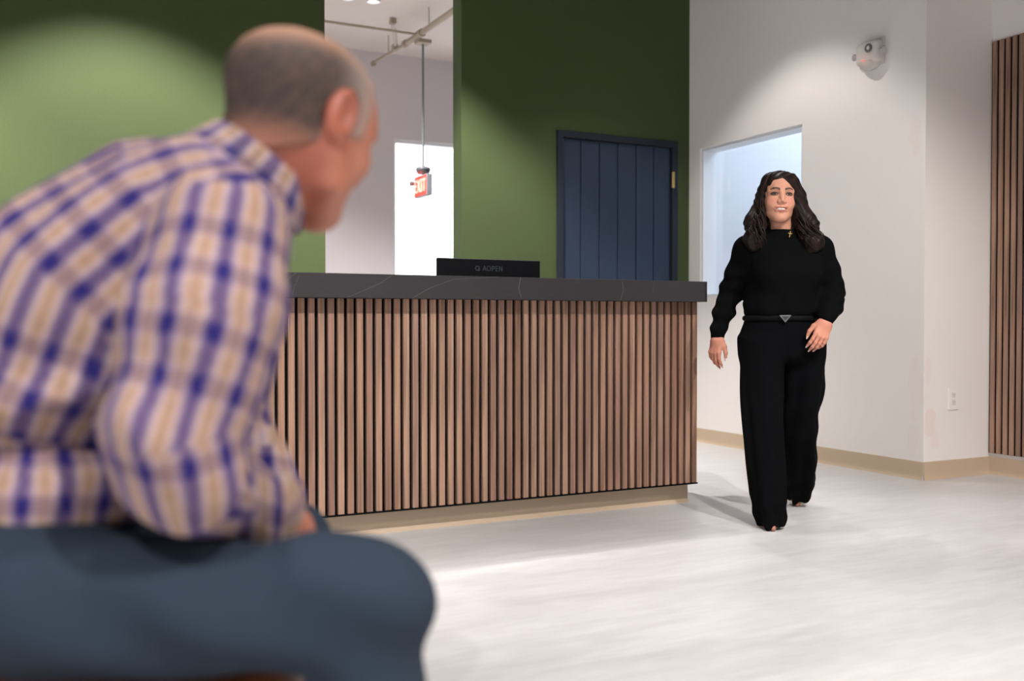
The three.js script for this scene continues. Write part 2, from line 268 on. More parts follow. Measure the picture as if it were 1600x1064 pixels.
{ // monitor, its back to the camera
  const t = thing('monitor', 'black computer monitor seen from behind above the counter edge', 'monitor', [2.18, 0.76, -4.52]);
  mesh('back_shell', rbox(-0.286, 0.286, 0.125, 0.456, -0.012, 0.016, 0.006, 3), blackPlastic, t);
  mesh('rear_bulge', rbox(-0.2, 0.2, 0.15, 0.36, 0.0, 0.04, 0.012, 3), blackPlastic, t);
  mesh('screen', rbox(-0.28, 0.28, 0.135, 0.45, -0.016, -0.011, 0.002), std('#05060a', 0.15), t);
  mesh('stand', [rbox(-0.03, 0.03, 0.012, 0.2, 0.018, 0.045, 0.005), rbox(-0.11, 0.11, 0, 0.014, -0.09, 0.1, 0.005)], blackPlastic, t);
  const logoMat = std('#4a4f58', 0.4);
  const tg = new TextGeometry('AOPEN', { font: font ?? bold, size: 0.026, depth: 0.001, curveSegments: 4 }); tg.computeBoundingBox(); tg.translate(-0.045, 0.396, 0.0158);
  const ring = new THREE.RingGeometry(0.0095, 0.014, 6); ring.translate(-0.073, 0.409, 0.0168);
  const ring2 = new THREE.RingGeometry(0.004, 0.0065, 6); ring2.translate(-0.066, 0.4, 0.0168);
  mesh('logo', [tg, ring, ring2], logoMat, t);
}

// ------------------------------------------------------------------ rear room: pipes and exit sign
{
  const P = thing('sprinkler_main', 'thick beige sprinkler main running away under the rear room ceiling', 'pipe', [0, 0, 0]);
  const y = 3.425;
  mesh('pipe', cyl([3.262, y, -6.4], [3.262, y, -8.5], 0.026), pipePaint, P);
  mesh('reduced_pipe', cyl([3.262, y, -8.5], [3.215, y, -9.24], 0.013), pipePaint, P);
  mesh('coupling', cyl([3.262, y, -8.1], [3.262, y, -8.2], 0.035), pipePaint, P); mesh('reducer', cyl([3.258, y, -8.47], [3.258, y, -8.53], 0.032), pipePaint, P); mesh('sprinkler_head', cyl([3.215, y - 0.01, -9.24], [3.213, y - 0.01, -9.275], 0.026), pipePaint, P);
  mesh('hanger_rod', cyl([3.262, y, -7.95], [3.262, CEIL, -7.95], 0.005, 0.005, 8), pipePaint, P);
  mesh('hanger_rod', cyl([3.24, y, -8.9], [3.24, CEIL, -8.9], 0.005, 0.005, 8), pipePaint, P);
  const B = mesh('branch_pipe', cyl([0.76, y, -8.18], [3.24, y, -8.18], 0.011), pipePaint); B.userData = { label: 'thin beige sprinkler branch pipe crossing the rear room ceiling', category: 'pipe' };
  const S = mesh('sway_brace', cyl([3.1, 3.585, -8.4], [3.245, y + 0.03, -8.72], 0.016), std('#c6bdb6', 0.5), P); S.userData.label = 'pale slanted brace strut';
  mesh('bracket', rbox(3.07, 3.12, 3.55, 3.598, -8.42, -8.36, 0.004), pipePaint, S); mesh('bracket', rbox(3.22, 3.262, y - 0.01, y + 0.05, -8.76, -8.7, 0.004), pipePaint, S);
  const e = thing('exit_sign', 'red EXIT sign hanging on a thin rod before the bright rear window', 'sign', [3.315, 2.04, -8.22]);
  mesh('rod', cyl([0, 0.2, 0], [0, 1.33, 0], 0.0095, 0.0095, 10), std('#6f7775', 0.5), e);
  mesh('ceiling_box', [rbox(-0.06, 0.06, 1.318, 1.352, -0.06, 0.06, 0.006)], pipePaint, e);
  mesh('canopy', lathe([[0.0, 0.24], [0.03, 0.238], [0.062, 0.228], [0.066, 0.205], [0.05, 0.172], [0.0, 0.168]]), std('#54565a', 0.5), e);
  mesh('housing', [rbox(-0.026, 0.026, -0.03, 0.158, -0.15, 0.15, 0.006)], std('#8f9297', 0.5), e);
  const red = std('#e0473a', 0.5, { emissive: '#ff4a3a', emissiveIntensity: 0.55 });
  const face = mesh('face', [rbox(-0.0295, -0.0255, -0.02, 0.15, -0.14, 0.14, 0.001)], red, e); face.userData.label = 'glowing red sign face';
  const tg = new TextGeometry('EXIT', { font: bold, size: 0.115, depth: 0.002, curveSegments: 3 }); tg.computeBoundingBox(); const bb = tg.boundingBox; tg.translate(-(bb.max.x + bb.min.x) / 2, -(bb.max.y + bb.min.y) / 2, 0); tg.scale(0.8, 1, 1); tg.rotateY(-Math.PI / 2); tg.translate(-0.0305, 0.066, 0);
  mesh('lettering', tg, std('#ffb9ab', 0.5, { emissive: '#ff9a8c', emissiveIntensity: 0.3 }), e);
  mesh('lamp_head', [cyl([-0.06, 0.105, -0.17], [-0.02, 0.105, -0.16], 0.022, 0.018), cyl([-0.02, 0.105, -0.16], [0, 0.1, -0.12], 0.008)], std('#4d5254', 0.5), e);
  const pl = new THREE.PointLight('#ff5a48', 0.12, 0, 2); pl.position.set(3.24, 2.1, -8.22); pl.castShadow = true; scene.add(pl);
}

// ------------------------------------------------------------------ wall fittings
{
  const t = thing('emergency_light', 'white rounded emergency light with a dark ringed lens high on the right wall', 'emergency light', [XR, 2.5, -4.33], -Math.PI / 2); t.scale.setScalar(0.86);
  const shell = std('#cbc5c0', 0.45);
  // local: +z out of the wall, x along it
  mesh('housing', [rbox(-0.1, 0.1, -0.075, 0.085, 0, 0.075, 0.03, 5)], shell, t);
  mesh('back_plate', [rbox(-0.108, 0.108, -0.085, 0.1, 0, 0.016, 0.006)], shell, t);
  const dome = new THREE.SphereGeometry(0.088, 28, 14, 0, Math.PI * 2, Math.PI / 2, Math.PI / 2); dome.scale(1, 0.72, 0.62); dome.translate(0, -0.052, 0.03);
  mesh('lens_cover', dome, std('#bdb8b3', 0.25), t);
  const lens = new THREE.TorusGeometry(0.022, 0.009, 12, 28); lens.translate(0.03, 0.028, 0.08);
  mesh('lens_ring', lens, std('#5f5a58', 0.4), t);
  const eye = new THREE.SphereGeometry(0.016, 18, 12); eye.scale(1, 1, 0.5); eye.translate(0.03, 0.028, 0.08);
  mesh('lens', eye, std('#c9c7c6', 0.15), t);
  const side = new THREE.CylinderGeometry(0.024, 0.012, 0.034, 20); side.rotateZ(Math.PI / 2 - 0.25); side.translate(-0.118, 0.0, 0.04); mesh('lamp_head', side, std('#a9a5a1', 0.4), t);
  const s2 = new THREE.CylinderGeometry(0.012, 0.022, 0.03, 20); s2.rotateZ(Math.PI / 2); s2.translate(0.112, 0.0, 0.035); mesh('lamp_head', s2, shell, t);
  const led = new THREE.SphereGeometry(0.0055, 10, 8); led.translate(-0.018, -0.048, 0.082);
  mesh('indicator', led, std('#ff6a55', 0.3, { emissive: '#ff5040', emissiveIntensity: 1.6 }), t);
  const pl = new THREE.PointLight('#ff5040', 0.0012, 0, 2); pl.position.set(XR - 0.1, 2.445, -4.33); pl.castShadow = true; scene.add(pl);
}
{
  const t = thing('wall_outlet', 'white double wall outlet low on the narrow wall return beside the slat panel', 'outlet', [4.879, 0.457, ZJ]);
  mesh('cover_plate', rbox(-0.04, 0.04, -0.066, 0.066, 0, 0.007, 0.003, 2), whitePlastic, t);
  for (const y of [-0.021, 0.021]) {
    const s = mesh('socket', rbox(-0.017, 0.017, y - 0.016, y + 0.016, 0.005, 0.0095, 0.003, 2), std('#dcd6d1', 0.4), t);
    mesh('slot', [box(-0.0075, -0.005, y - 0.003, y + 0.007, 0.0092, 0.0098), box(0.005, 0.0075, y - 0.003, y + 0.007, 0.0092, 0.0098), cyl([0, y - 0.009, 0.0092], [0, y - 0.009, 0.0098], 0.0025)], std('#8f8984', 0.5), s);
  }
}
{
  const t = thing('slat_wall_panel', 'tall walnut slat panel with black grooves on the far right wall', 'wall panel', [0, 0, 0]);
  mesh('backing', [box(XR2 - 0.008, XR2, 0.125, 2.548, ZJ + 0.002, -1.9)], blackFelt, t);
  const r = rng(41), gs = [0, 1, 2].map((k) => { const g = rbox(-0.012, 0, 0.126, 2.547, 0, 0.0262, 0.0015, 1); const uv = g.attributes.uv; for (let i = 0; i < uv.count; i++) uv.setXY(i, uv.getX(i) + k * 0.11, uv.getY(i) + k * 0.43); return g; });
  let n = 0; const mats = slatMats;
  for (let z = ZJ + 0.014; z < -1.93; z += 0.0425) { const s = mesh(n ? `slat_${String(n).padStart(3, '0')}` : 'slat', gs[Math.floor(r() * 3)], mats[Math.floor(r() * mats.length)], t); s.position.set(XR2 - 0.008, 0, z); n++; }
}
// ------------------------------------------------------------------ people: fields of distance, meshed on a grid
const V = {
  sub: (a, b) => [a[0] - b[0], a[1] - b[1], a[2] - b[2]], add: (a, b, k = 1) => [a[0] + k * b[0], a[1] + k * b[1], a[2] + k * b[2]],
  dot: (a, b) => a[0] * b[0] + a[1] * b[1] + a[2] * b[2], len: (a) => Math.hypot(a[0], a[1], a[2]), mul: (a, k) => [a[0] * k, a[1] * k, a[2] * k],
  cross: (a, b) => [a[1] * b[2] - a[2] * b[1], a[2] * b[0] - a[0] * b[2], a[0] * b[1] - a[1] * b[0]], norm: (a) => { const l = Math.hypot(...a); return [a[0] / l, a[1] / l, a[2] / l]; },
};
const smin = (a, b, k) => { const h = Math.max(k - Math.abs(a - b), 0) / k; return Math.min(a, b) - h * h * k * 0.25; };
const smax = (a, b, k) => -smin(-a, -b, k);
function cap(a, b, ra, rb = ra) {
  const bx = b[0] - a[0], by = b[1] - a[1], bz = b[2] - a[2], l2 = bx * bx + by * by + bz * bz;
  return (x, y, z) => { const px = x - a[0], py = y - a[1], pz = z - a[2]; let t = (px * bx + py * by + pz * bz) / l2; t = t < 0 ? 0 : t > 1 ? 1 : t; return Math.hypot(px - bx * t, py - by * t, pz - bz * t) - (ra + (rb - ra) * t); };
}
const ball = (c, r) => (x, y, z) => Math.hypot(x - c[0], y - c[1], z - c[2]) - r;
const ell = (c, r) => (x, y, z) => { const a = (x - c[0]) / r[0], b = (y - c[1]) / r[1], d = (z - c[2]) / r[2], k0 = Math.hypot(a, b, d), k1 = Math.hypot(a / r[0], b / r[1], d / r[2]); return k1 < 1e-9 ? -Math.min(...r) : k0 * (k0 - 1) / k1; };
function chain(pts, k = 0.02) { const cs = []; for (let i = 0; i < pts.length - 1; i++) cs.push(cap(pts[i], pts[i + 1], pts[i][3], pts[i + 1][3])); return cs.length === 1 ? cs[0] : (x, y, z) => { let d = cs[0](x, y, z); for (let i = 1; i < cs.length; i++) d = smin(d, cs[i](x, y, z), k); return d; }; }
const union = (k, ...fs) => (x, y, z) => { let d = fs[0](x, y, z); for (let i = 1; i < fs.length; i++) d = smin(d, fs[i](x, y, z), k); return d; };
// upright body of elliptic rings [y, cx, cz, rx, rz]
function loft(rings, cr = 0.02) {
  const R = [...rings].sort((a, b) => a[0] - b[0]), n = R.length;
  const at = (y) => { if (y <= R[0][0]) return R[0]; if (y >= R[n - 1][0]) return R[n - 1]; let i = 0; while (R[i + 1][0] < y) i++; const t = (y - R[i][0]) / (R[i + 1][0] - R[i][0]), p0 = R[Math.max(i - 1, 0)], p1 = R[i], p2 = R[i + 1], p3 = R[Math.min(i + 2, n - 1)]; const o = [y]; for (let k = 1; k < 5; k++) { const m1 = (p2[k] - p0[k]) / (p2[0] - p0[0]) * (p2[0] - p1[0]), m2 = (p3[k] - p1[k]) / (p3[0] - p1[0]) * (p2[0] - p1[0]), t2 = t * t, t3 = t2 * t; o.push((2 * t3 - 3 * t2 + 1) * p1[k] + (t3 - 2 * t2 + t) * m1 + (-2 * t3 + 3 * t2) * p2[k] + (t3 - t2) * m2); } return o; };
  const f = (x, y, z) => { const r = at(y), a = (x - r[1]) / r[3], b = (z - r[2]) / r[4], d = (Math.hypot(a, b) - 1) * Math.min(r[3], r[4]); return smax(d, Math.max(R[0][0] - y, y - R[n - 1][0]), cr); };
  f.at = at; return f;
}
// the surface where f = 0, by surface nets; colour(x, y, z) gives linear rgb
function skin(f, lo, hi, h, colour) {
  const n = [0, 1, 2].map((k) => Math.ceil((hi[k] - lo[k]) / h) + 1), [nx, ny, nz] = n, val = new Float32Array(nx * ny * nz);
  // coarse pass: skip blocks far from the surface
  const B = 6;
  val.fill(1e3);
  for (let k = 0; k < nz; k += B) for (let j = 0; j < ny; j += B) for (let i = 0; i < nx; i += B) {
    const c = f(lo[0] + (i + B / 2) * h, lo[1] + (j + B / 2) * h, lo[2] + (k + B / 2) * h), far = Math.abs(c) > h * B * 2.2;
    for (let kk = k; kk < Math.min(k + B, nz); kk++) for (let jj = j; jj < Math.min(j + B, ny); jj++) for (let ii = i; ii < Math.min(i + B, nx); ii++) val[(kk * ny + jj) * nx + ii] = far ? c : f(lo[0] + ii * h, lo[1] + jj * h, lo[2] + kk * h);
  }
  const ids = new Int32Array(nx * ny * nz).fill(-1), pos = [], off = [0, 1, nx, nx + 1, nx * ny, nx * ny + 1, nx * ny + nx, nx * ny + nx + 1];
  const E = [[0, 1], [2, 3], [4, 5], [6, 7], [0, 2], [1, 3], [4, 6], [5, 7], [0, 4], [1, 5], [2, 6], [3, 7]];
  for (let k = 0; k < nz - 1; k++) for (let j = 0; j < ny - 1; j++) for (let i = 0; i < nx - 1; i++) {
    const b = (k * ny + j) * nx + i; let m = 0; for (let c = 0; c < 8; c++) if (val[b + off[c]] < 0) m |= 1 << c;
    if (m === 0 || m === 255) continue;
    let sx = 0, sy = 0, sz = 0, q = 0;
    for (const [u, v] of E) if (((m >> u) & 1) !== ((m >> v) & 1)) { const a = val[b + off[u]], c = val[b + off[v]], t = a / (a - c); sx += (u & 1) + t * ((v & 1) - (u & 1)); sy += ((u >> 1) & 1) + t * (((v >> 1) & 1) - ((u >> 1) & 1)); sz += (u >> 2) + t * ((v >> 2) - (u >> 2)); q++; }
    ids[b] = pos.length / 3; pos.push(lo[0] + (i + sx / q) * h, lo[1] + (j + sy / q) * h, lo[2] + (k + sz / q) * h);
  }
  const idx = [], quad = (a, b, c, d, flip) => { if (a < 0 || b < 0 || c < 0 || d < 0) return; flip ? idx.push(a, b, c, a, c, d) : idx.push(a, c, b, a, d, c); };
  for (let k = 1; k < nz - 1; k++) for (let j = 1; j < ny - 1; j++) for (let i = 1; i < nx - 1; i++) {
    const b = (k * ny + j) * nx + i, s = val[b] < 0;
    if (s !== val[b + 1] < 0) quad(ids[b], ids[b - nx], ids[b - nx - nx * ny], ids[b - nx * ny], s ? true : false);
    if (s !== val[b + nx] < 0) quad(ids[b], ids[b - 1], ids[b - 1 - nx * ny], ids[b - nx * ny], s ? false : true);
    if (s !== val[b + nx * ny] < 0) quad(ids[b], ids[b - 1], ids[b - 1 - nx], ids[b - nx], s ? true : false);
  }
  const nv = pos.length / 3, P = new Float32Array(pos), N = new Float32Array(nv * 3), C = colour ? new Float32Array(nv * 3) : null, e = h * 0.35;
  for (let i = 0; i < nv; i++) {
    let x = P[3 * i], y = P[3 * i + 1], z = P[3 * i + 2];
    const gx = f(x + e, y, z) - f(x - e, y, z), gy = f(x, y + e, z) - f(x, y - e, z), gz = f(x, y, z + e) - f(x, y, z - e), gl = Math.hypot(gx, gy, gz) || 1, d = clamp(f(x, y, z), -h * 0.4, h * 0.4);
    x -= d * gx / gl; y -= d * gy / gl; z -= d * gz / gl; P[3 * i] = x; P[3 * i + 1] = y; P[3 * i + 2] = z; N[3 * i] = gx / gl; N[3 * i + 1] = gy / gl; N[3 * i + 2] = gz / gl;
    if (C) { const c = colour(x, y, z); C[3 * i] = c[0]; C[3 * i + 1] = c[1]; C[3 * i + 2] = c[2]; }
  }
  const g = new THREE.BufferGeometry(); g.setAttribute('position', new THREE.BufferAttribute(P, 3)); g.setAttribute('normal', new THREE.BufferAttribute(N, 3)); if (C) g.setAttribute('color', new THREE.BufferAttribute(C, 3));
  g.setIndex(idx); return g;
}
const lin = (hex) => new THREE.Color(hex).toArray();
const mix3 = (a, b, t) => [lerp(a[0], b[0], t), lerp(a[1], b[1], t), lerp(a[2], b[2], t)];
function frame(origin, X, Y, Z) { const m = new THREE.Matrix4().makeBasis(new THREE.Vector3(...X), new THREE.Vector3(...Y), new THREE.Vector3(...Z)); m.setPosition(...origin); return m; }
const join = (gs) => mergeGeometries(gs.map((g) => { const o = g.index ? g.toNonIndexed() : g; o.deleteAttribute('uv'); return o; }));
const n3 = noiseGrid(91, 64, 64), n3b = noiseGrid(92, 64, 64);
const wob = (x, y, z, s) => n3(x * s + 3 * z * s + 7, y * s - z * s) + n3b(z * s + 11, y * s + x * s) - 1;

// a head: +z the way it looks, +y up, +x its own left; about 22 cm from chin to crown
function headField(o) {
  const j = o.jaw, parts = [ell([0, 0.036, -0.014], o.skull ?? [0.073, 0.082, 0.092]), ell([0, -0.03, 0.03], [0.0595 * (o.detail ? 0.95 : j), 0.084, 0.06])];
  const jawline = [-1, 1].map((s) => chain([[s * (o.detail ? 0.053 : 0.056 * j), -0.035, 0.0, 0.018], [s * (o.detail ? 0.039 : 0.047 * j), -0.075, 0.024, 0.016], [s * 0.014, -0.101, 0.06, 0.016]], 0.01));
  const chin = ell([0, -0.098, 0.064], [0.021 * j, 0.016, 0.019]);
  const cheeks = [-1, 1].map((s) => (o.detail ? ell([s * 0.036, -0.036, 0.056], [0.027, 0.029, 0.026]) : ell([s * 0.037, -0.026, 0.06], [0.024, 0.021, 0.024])));
  const brow = [-1, 1].map((s) => chain([[s * 0.01, 0.022, 0.083, 0.009], [s * 0.03, 0.027, 0.08, 0.009], [s * 0.05, 0.02, 0.06, 0.008]], 0.01));
  const nose = chain([[0, 0.016, 0.082, 0.008], [0, -0.012, 0.094, 0.008], [0, -0.028, 0.101, o.detail ? 0.0092 : 0.0105]], 0.008);
  const wings = [-1, 1].map((s) => ball([s * 0.0115, -0.032, 0.093], 0.0085));
  const eyes = [-1, 1].map((s) => ell([s * 0.0315, 0.004, 0.092], [0.018, 0.0115, 0.016]));
  const lid = [-1, 1].map((s) => ell([s * 0.0315, 0.005, 0.0735], [0.0155, 0.0125, 0.0125]));
  const aperture = [-1, 1].map((s) => ell([s * 0.0315, 0.0025, 0.088], [0.0108, 0.0034, 0.012]));
  const w = o.smile;
  const my = o.detail ? -0.006 : 0;
  const upper = chain([[-w, -0.0495 + my, 0.0725, 0.002], [-w * 0.6, -0.0525 + my, 0.084, 0.0036], [0, -0.0535 + my, 0.0895, 0.0046], [w * 0.6, -0.0525 + my, 0.084, 0.0036], [w, -0.0495 + my, 0.0725, 0.002]], 0.004);
  const lower = chain([[-w, -0.0495 + my, 0.072, 0.002], [-w * 0.6, -0.0645 + my, 0.0815, 0.0042], [0, -0.07 + my, 0.086, 0.0056], [w * 0.6, -0.0645 + my, 0.0815, 0.0042], [w, -0.0495 + my, 0.072, 0.002]], 0.004);
  const mouth = ell([0, -0.0585 + my, 0.09], [w * 0.86, 0.006, 0.014]);
  const ears = [-1, 1].map((s) => { const outer = ell([s * (o.skull ? 0.084 : 0.078), 0.0, -0.012], [0.0125, 0.034 * o.ear, 0.021 * o.ear]), bowl = ell([s * 0.09, 0.003, -0.008], [0.011, 0.021 * o.ear, 0.0115 * o.ear]), lobe = ball([s * 0.076, -0.03 * o.ear, -0.004], 0.009); return (x, y, z) => smin(smax(outer(x, y, z), -bowl(x, y, z), 0.006), lobe(x, y, z), 0.008); });
  const neck = chain(o.neck, 0.02);
  return (x, y, z) => {
    let d = smin(parts[0](x, y, z), parts[1](x, y, z), 0.04);
    for (const f of jawline) d = smin(d, f(x, y, z), 0.028);
    d = smin(d, chin(x, y, z), 0.022);
    for (const f of cheeks) d = smin(d, f(x, y, z), 0.02);
    for (const f of brow) d = smin(d, f(x, y, z), 0.016);
    for (const f of eyes) d = smax(d, -f(x, y, z), 0.012);
    for (const f of lid) d = smin(d, f(x, y, z), 0.006);
    d = smin(d, nose(x, y, z), 0.012); for (const f of wings) d = smin(d, f(x, y, z), 0.007);
    if (o.detail) {
      d = smin(d, upper(x, y, z), 0.009); d = smin(d, lower(x, y, z), 0.009); d = smax(d, -mouth(x, y, z), 0.003);
      for (const f of aperture) d = smax(d, -f(x, y, z), 0.002);
    } else { d = smin(d, upper(x, y, z), 0.008); d = smin(d, lower(x, y, z), 0.008); }
    for (const f of ears) d = smin(d, f(x, y, z), 0.006);
    return smin(d, neck(x, y, z), 0.03);
  };
}
// a hand: wrist at the origin, fingers along -y, back of the hand towards +z, thumb on the side s (+1: +x)
function handField(s, curl, scale = 1) {
  const palm = [cap([-0.022, -0.03, 0], [-0.026, -0.082, 0], 0.0115, 0.0105), cap([-0.006, -0.03, 0.002], [-0.009, -0.088, 0.002], 0.0125, 0.0105), cap([0.01, -0.03, 0.001], [0.01, -0.088, 0.002], 0.0125, 0.0105), cap([0.022, -0.032, -0.002], [0.0275, -0.084, 0], 0.0115, 0.0105)];
  const wrist = cap([0, 0.04, 0], [0, -0.02, 0], 0.021, 0.0235), fingers = [], tips = [];
  [[0.0285, -0.086, 0.066], [0.0095, -0.091, 0.075], [-0.0095, -0.089, 0.069], [-0.0275, -0.083, 0.053]].forEach(([x, y, l], i) => {
    let a = curl[i][0], p = [x, y, 0.001]; const pts = [[...p, 0.0092]], seg = [0.44, 0.31, 0.25], rad = [0.0085, 0.0078, 0.0062], spread = (x / 0.0285) * 0.06;
    for (let q = 0; q < 3; q++) { const L = l * seg[q], d = [Math.sin(spread) * Math.cos(a), -Math.cos(a) * Math.cos(spread), -Math.sin(a)]; p = [p[0] + d[0] * L, p[1] + d[1] * L, p[2] + d[2] * L]; pts.push([...p, rad[q]]); if (q === 2) tips.push([p, d, a]); a += curl[i][1]; }
    fingers.push(chain(pts, 0.004));
  });
  const th = chain([[0.02, -0.02, -0.006, 0.014], [0.04, -0.05, -0.018, 0.0115], [0.047, -0.078, -0.026, 0.0095], [0.046, -0.099, -0.032, 0.0072]], 0.006); tips.push([[0.046, -0.099, -0.032], [0, -0.96, -0.27], 0.3]);
  const f = (X, Y, Z) => { const x = s * X / scale, y = Y / scale, z = Z / scale; let d = palm[0](x, y, z); for (let i = 1; i < 4; i++) d = smin(d, palm[i](x, y, z), 0.012); d = smin(d, wrist(x, y, z), 0.03); d = smin(d, th(x, y, z), 0.014); let e = 1; for (const q of fingers) e = Math.min(e, q(x, y, z)); return smin(d, e, 0.007) * scale; };
  f.tips = tips.map(([p, d, a]) => [[s * p[0] * scale, p[1] * scale, p[2] * scale], [s * d[0], d[1], d[2]], a]);
  return f;
}
function basisFrom(down, back) { const Y = V.norm(V.mul(down, -1)), Z = V.norm(V.add(back, Y, -V.dot(back, Y))), X = V.cross(Y, Z); return [X, Y, Z]; }
const toWorld = (g, m) => { g.applyMatrix4(m); return g; };
const CAM_TURN = -YAW;                                               // both people are laid out in axes turned with the view: x right, y up, z nearer

// ---- the walking woman
{
  const R0 = 1.25, D0 = 4.6, cy = Math.cos(YAW), sy = Math.sin(YAW);
  const who = thing('person', 'smiling woman with long dark wavy hair in black sweater and wide trousers, walking', 'person', [R0 * cy + D0 * sy, 0, R0 * sy - D0 * cy], CAM_TURN);
  const skinTone = lin('#c68f77'), blush = lin('#bb7562'), lip = lin('#a05850'), browC = lin('#1d120e'), lash = lin('#120b09');
  const skinMat = new THREE.MeshPhysicalMaterial({ color: '#ffffff', vertexColors: true, roughness: 0.6, specularIntensity: 0.6 });
  const HC = [-0.022, 1.474, 0.012], tilt = 0.05, yawH = -0.06;
  const F = V.norm([Math.sin(yawH), 0.03, Math.cos(yawH)]), U0 = [Math.sin(tilt) * 0.9, 1, -0.03], U = V.norm(V.add(U0, F, -V.dot(U0, F))), XH = V.cross(U, F);
  const HM = frame(HC, XH, U, F);
  const inv = HM.clone().invert(), toHead = (p) => new THREE.Vector3(...p).applyMatrix4(inv).toArray();
  const nk = [toHead([0.006, 1.24, -0.02]), toHead([-0.008, 1.36, -0.01]), toHead([-0.016, 1.43, -0.008])];
  const hf = headField({ jaw: 0.91, smile: 0.033, ear: 0.85, detail: true, neck: [[...nk[0], 0.05], [...nk[1], 0.0465], [...nk[2], 0.047]] });
  const face = (x, y, z) => {
    let c = skinTone;
    const ax = Math.abs(x);
    if (z > 0.02) {
      c = mix3(c, blush, 0.55 * Math.exp(-(((ax - 0.043) / 0.02) ** 2 + ((y + 0.028) / 0.018) ** 2)));
      const bx = clamp((ax - 0.012) / 0.038), by = 0.0235 + 0.0075 * Math.sin(bx * 2.4) - 0.004 * bx, bt = 0.0052 * (1 - 0.55 * bx);
      if (ax > 0.011 && ax < 0.051) c = mix3(c, browC, 0.92 * (1 - smooth(bt * 0.8, bt * 1.35, Math.abs(y - by))));
      const ey = Math.hypot((ax - 0.0325) / 0.0175, (y - 0.0045) / 0.0098); c = mix3(c, lash, 0.92 * (1 - smooth(0.75, 1.15, ey)));
      const w = 0.033, q = ax / w, up = -0.0545 - 0.0012 * Math.exp(-((ax / 0.004) ** 2)) + 0.001 * q, dn = -0.0825 + 0.028 * q * q;
      if (q < 1 && y < up && y > dn && z > 0.072) c = mix3(c, lip, 0.75);
    }
    return c;
  };
  const headG = toWorld(skin(hf, [-0.1, -0.24, -0.12], [0.1, 0.13, 0.125], 0.0024, face), HM);
  // body under the clothes
  const T = { neck: [0.006, 1.30, -0.012], chest: [0.005, 1.14, 0.0], waist: [-0.003, 0.98, 0.0], hip: [-0.004, 0.83, 0.0], sL: [-0.148, 1.262, -0.02], eL: [-0.21, 1.046, -0.1], wL: [-0.285, 0.835, -0.055], sR: [0.165, 1.262, 0.0], eR: [0.238, 1.05, -0.02], wR: [0.155, 0.91, 0.17], hL: [-0.085, 0.8, 0.01], kL: [-0.12, 0.42, 0.185], aL: [-0.122, 0.09, 0.25], hR: [0.085, 0.8, -0.01], kR: [0.09, 0.41, -0.02], aR: [0.165, 0.085, -0.3] };
  const p4 = (p, r) => [...p, r];
  const bodyF = union(0.05, chain([p4(T.neck, 0.045), p4(T.chest, 0.1), p4(T.waist, 0.1), p4(T.hip, 0.11)], 0.05),
    chain([[-0.03, 1.25, -0.01, 0.035], p4(T.sL, 0.034), p4(T.eL, 0.03), p4(T.wL, 0.0215)], 0.02), chain([[0.03, 1.25, -0.01, 0.035], p4(T.sR, 0.034), p4(T.eR, 0.03), [0.19, 0.96, 0.1, 0.026], p4(T.wR, 0.0215)], 0.02),
    chain([p4(T.hip, 0.09), p4(T.hL, 0.075), p4(T.kL, 0.05), p4(T.aL, 0.032)], 0.03), chain([p4(T.hip, 0.09), p4(T.hR, 0.075), p4(T.kR, 0.05), p4(T.aR, 0.032)], 0.03),
    chain([p4(T.aL, 0.03), [-0.125, 0.045, 0.285, 0.03], [-0.127, 0.024, 0.31, 0.016]], 0.02), chain([p4(T.aR, 0.03), [0.15, 0.04, -0.262, 0.03], [0.145, 0.026, -0.24, 0.016]], 0.02));
  const trunk = skin(bodyF, [-0.36, -0.01, -0.4], [0.34, 1.37, 0.38], 0.012, () => skinTone);
  // hands: the back one hangs edge-on, the front one swings forward with its back to the camera
  const handTone = (x, y, z) => mix3(skinTone, blush, 0.5);
  const dirL = V.norm([-0.2, -1, 0.12]), [lx, ly, lz] = basisFrom(dirL, V.norm([-0.75, 0.1, 0.6]));
  const hL = handField(1, [[0.25, 0.35], [0.3, 0.4], [0.4, 0.45], [0.5, 0.5]], 0.95), ML = frame(T.wL, lx, ly, lz);
  const dirR = V.norm([-0.42, -0.92, 0.32]), [rx, ry, rz] = basisFrom(dirR, V.norm([0.3, 0.35, 0.9]));
  const hR = handField(-1, [[0.25, 0.3], [0.3, 0.34], [0.36, 0.36], [0.42, 0.4]], 0.98), MR = frame(T.wR, rx, ry, rz);
  const hbox = [[-0.07, -0.19, -0.12], [0.07, 0.05, 0.035]];
  const handLG = toWorld(skin(hL, ...hbox, 0.0028, handTone), ML), handRG = toWorld(skin(hR, ...hbox, 0.0028, handTone), MR);
  const body = mesh('body', join([headG, trunk, handLG, handRG]), skinMat, who);
  const nailMat = std('#cfae9f', 0.35), nailG = [];
  for (const [f, M] of [[hL, ML], [hR, MR]]) for (const [p, d] of f.tips) { const g = new THREE.SphereGeometry(1, 10, 8); g.scale(0.0046, 0.011, 0.002); g.applyQuaternion(new THREE.Quaternion().setFromUnitVectors(new THREE.Vector3(0, -1, 0), new THREE.Vector3(...d))); g.translate(p[0] + d[0] * 0.008, p[1] + d[1] * 0.008, p[2] + d[2] * 0.008 + 0.0042); g.applyMatrix4(M); nailG.push(g); }
  nailG.forEach((g, i) => mesh(i ? `fingernail_${String(i).padStart(3, '0')}` : 'fingernail', g, nailMat, body));
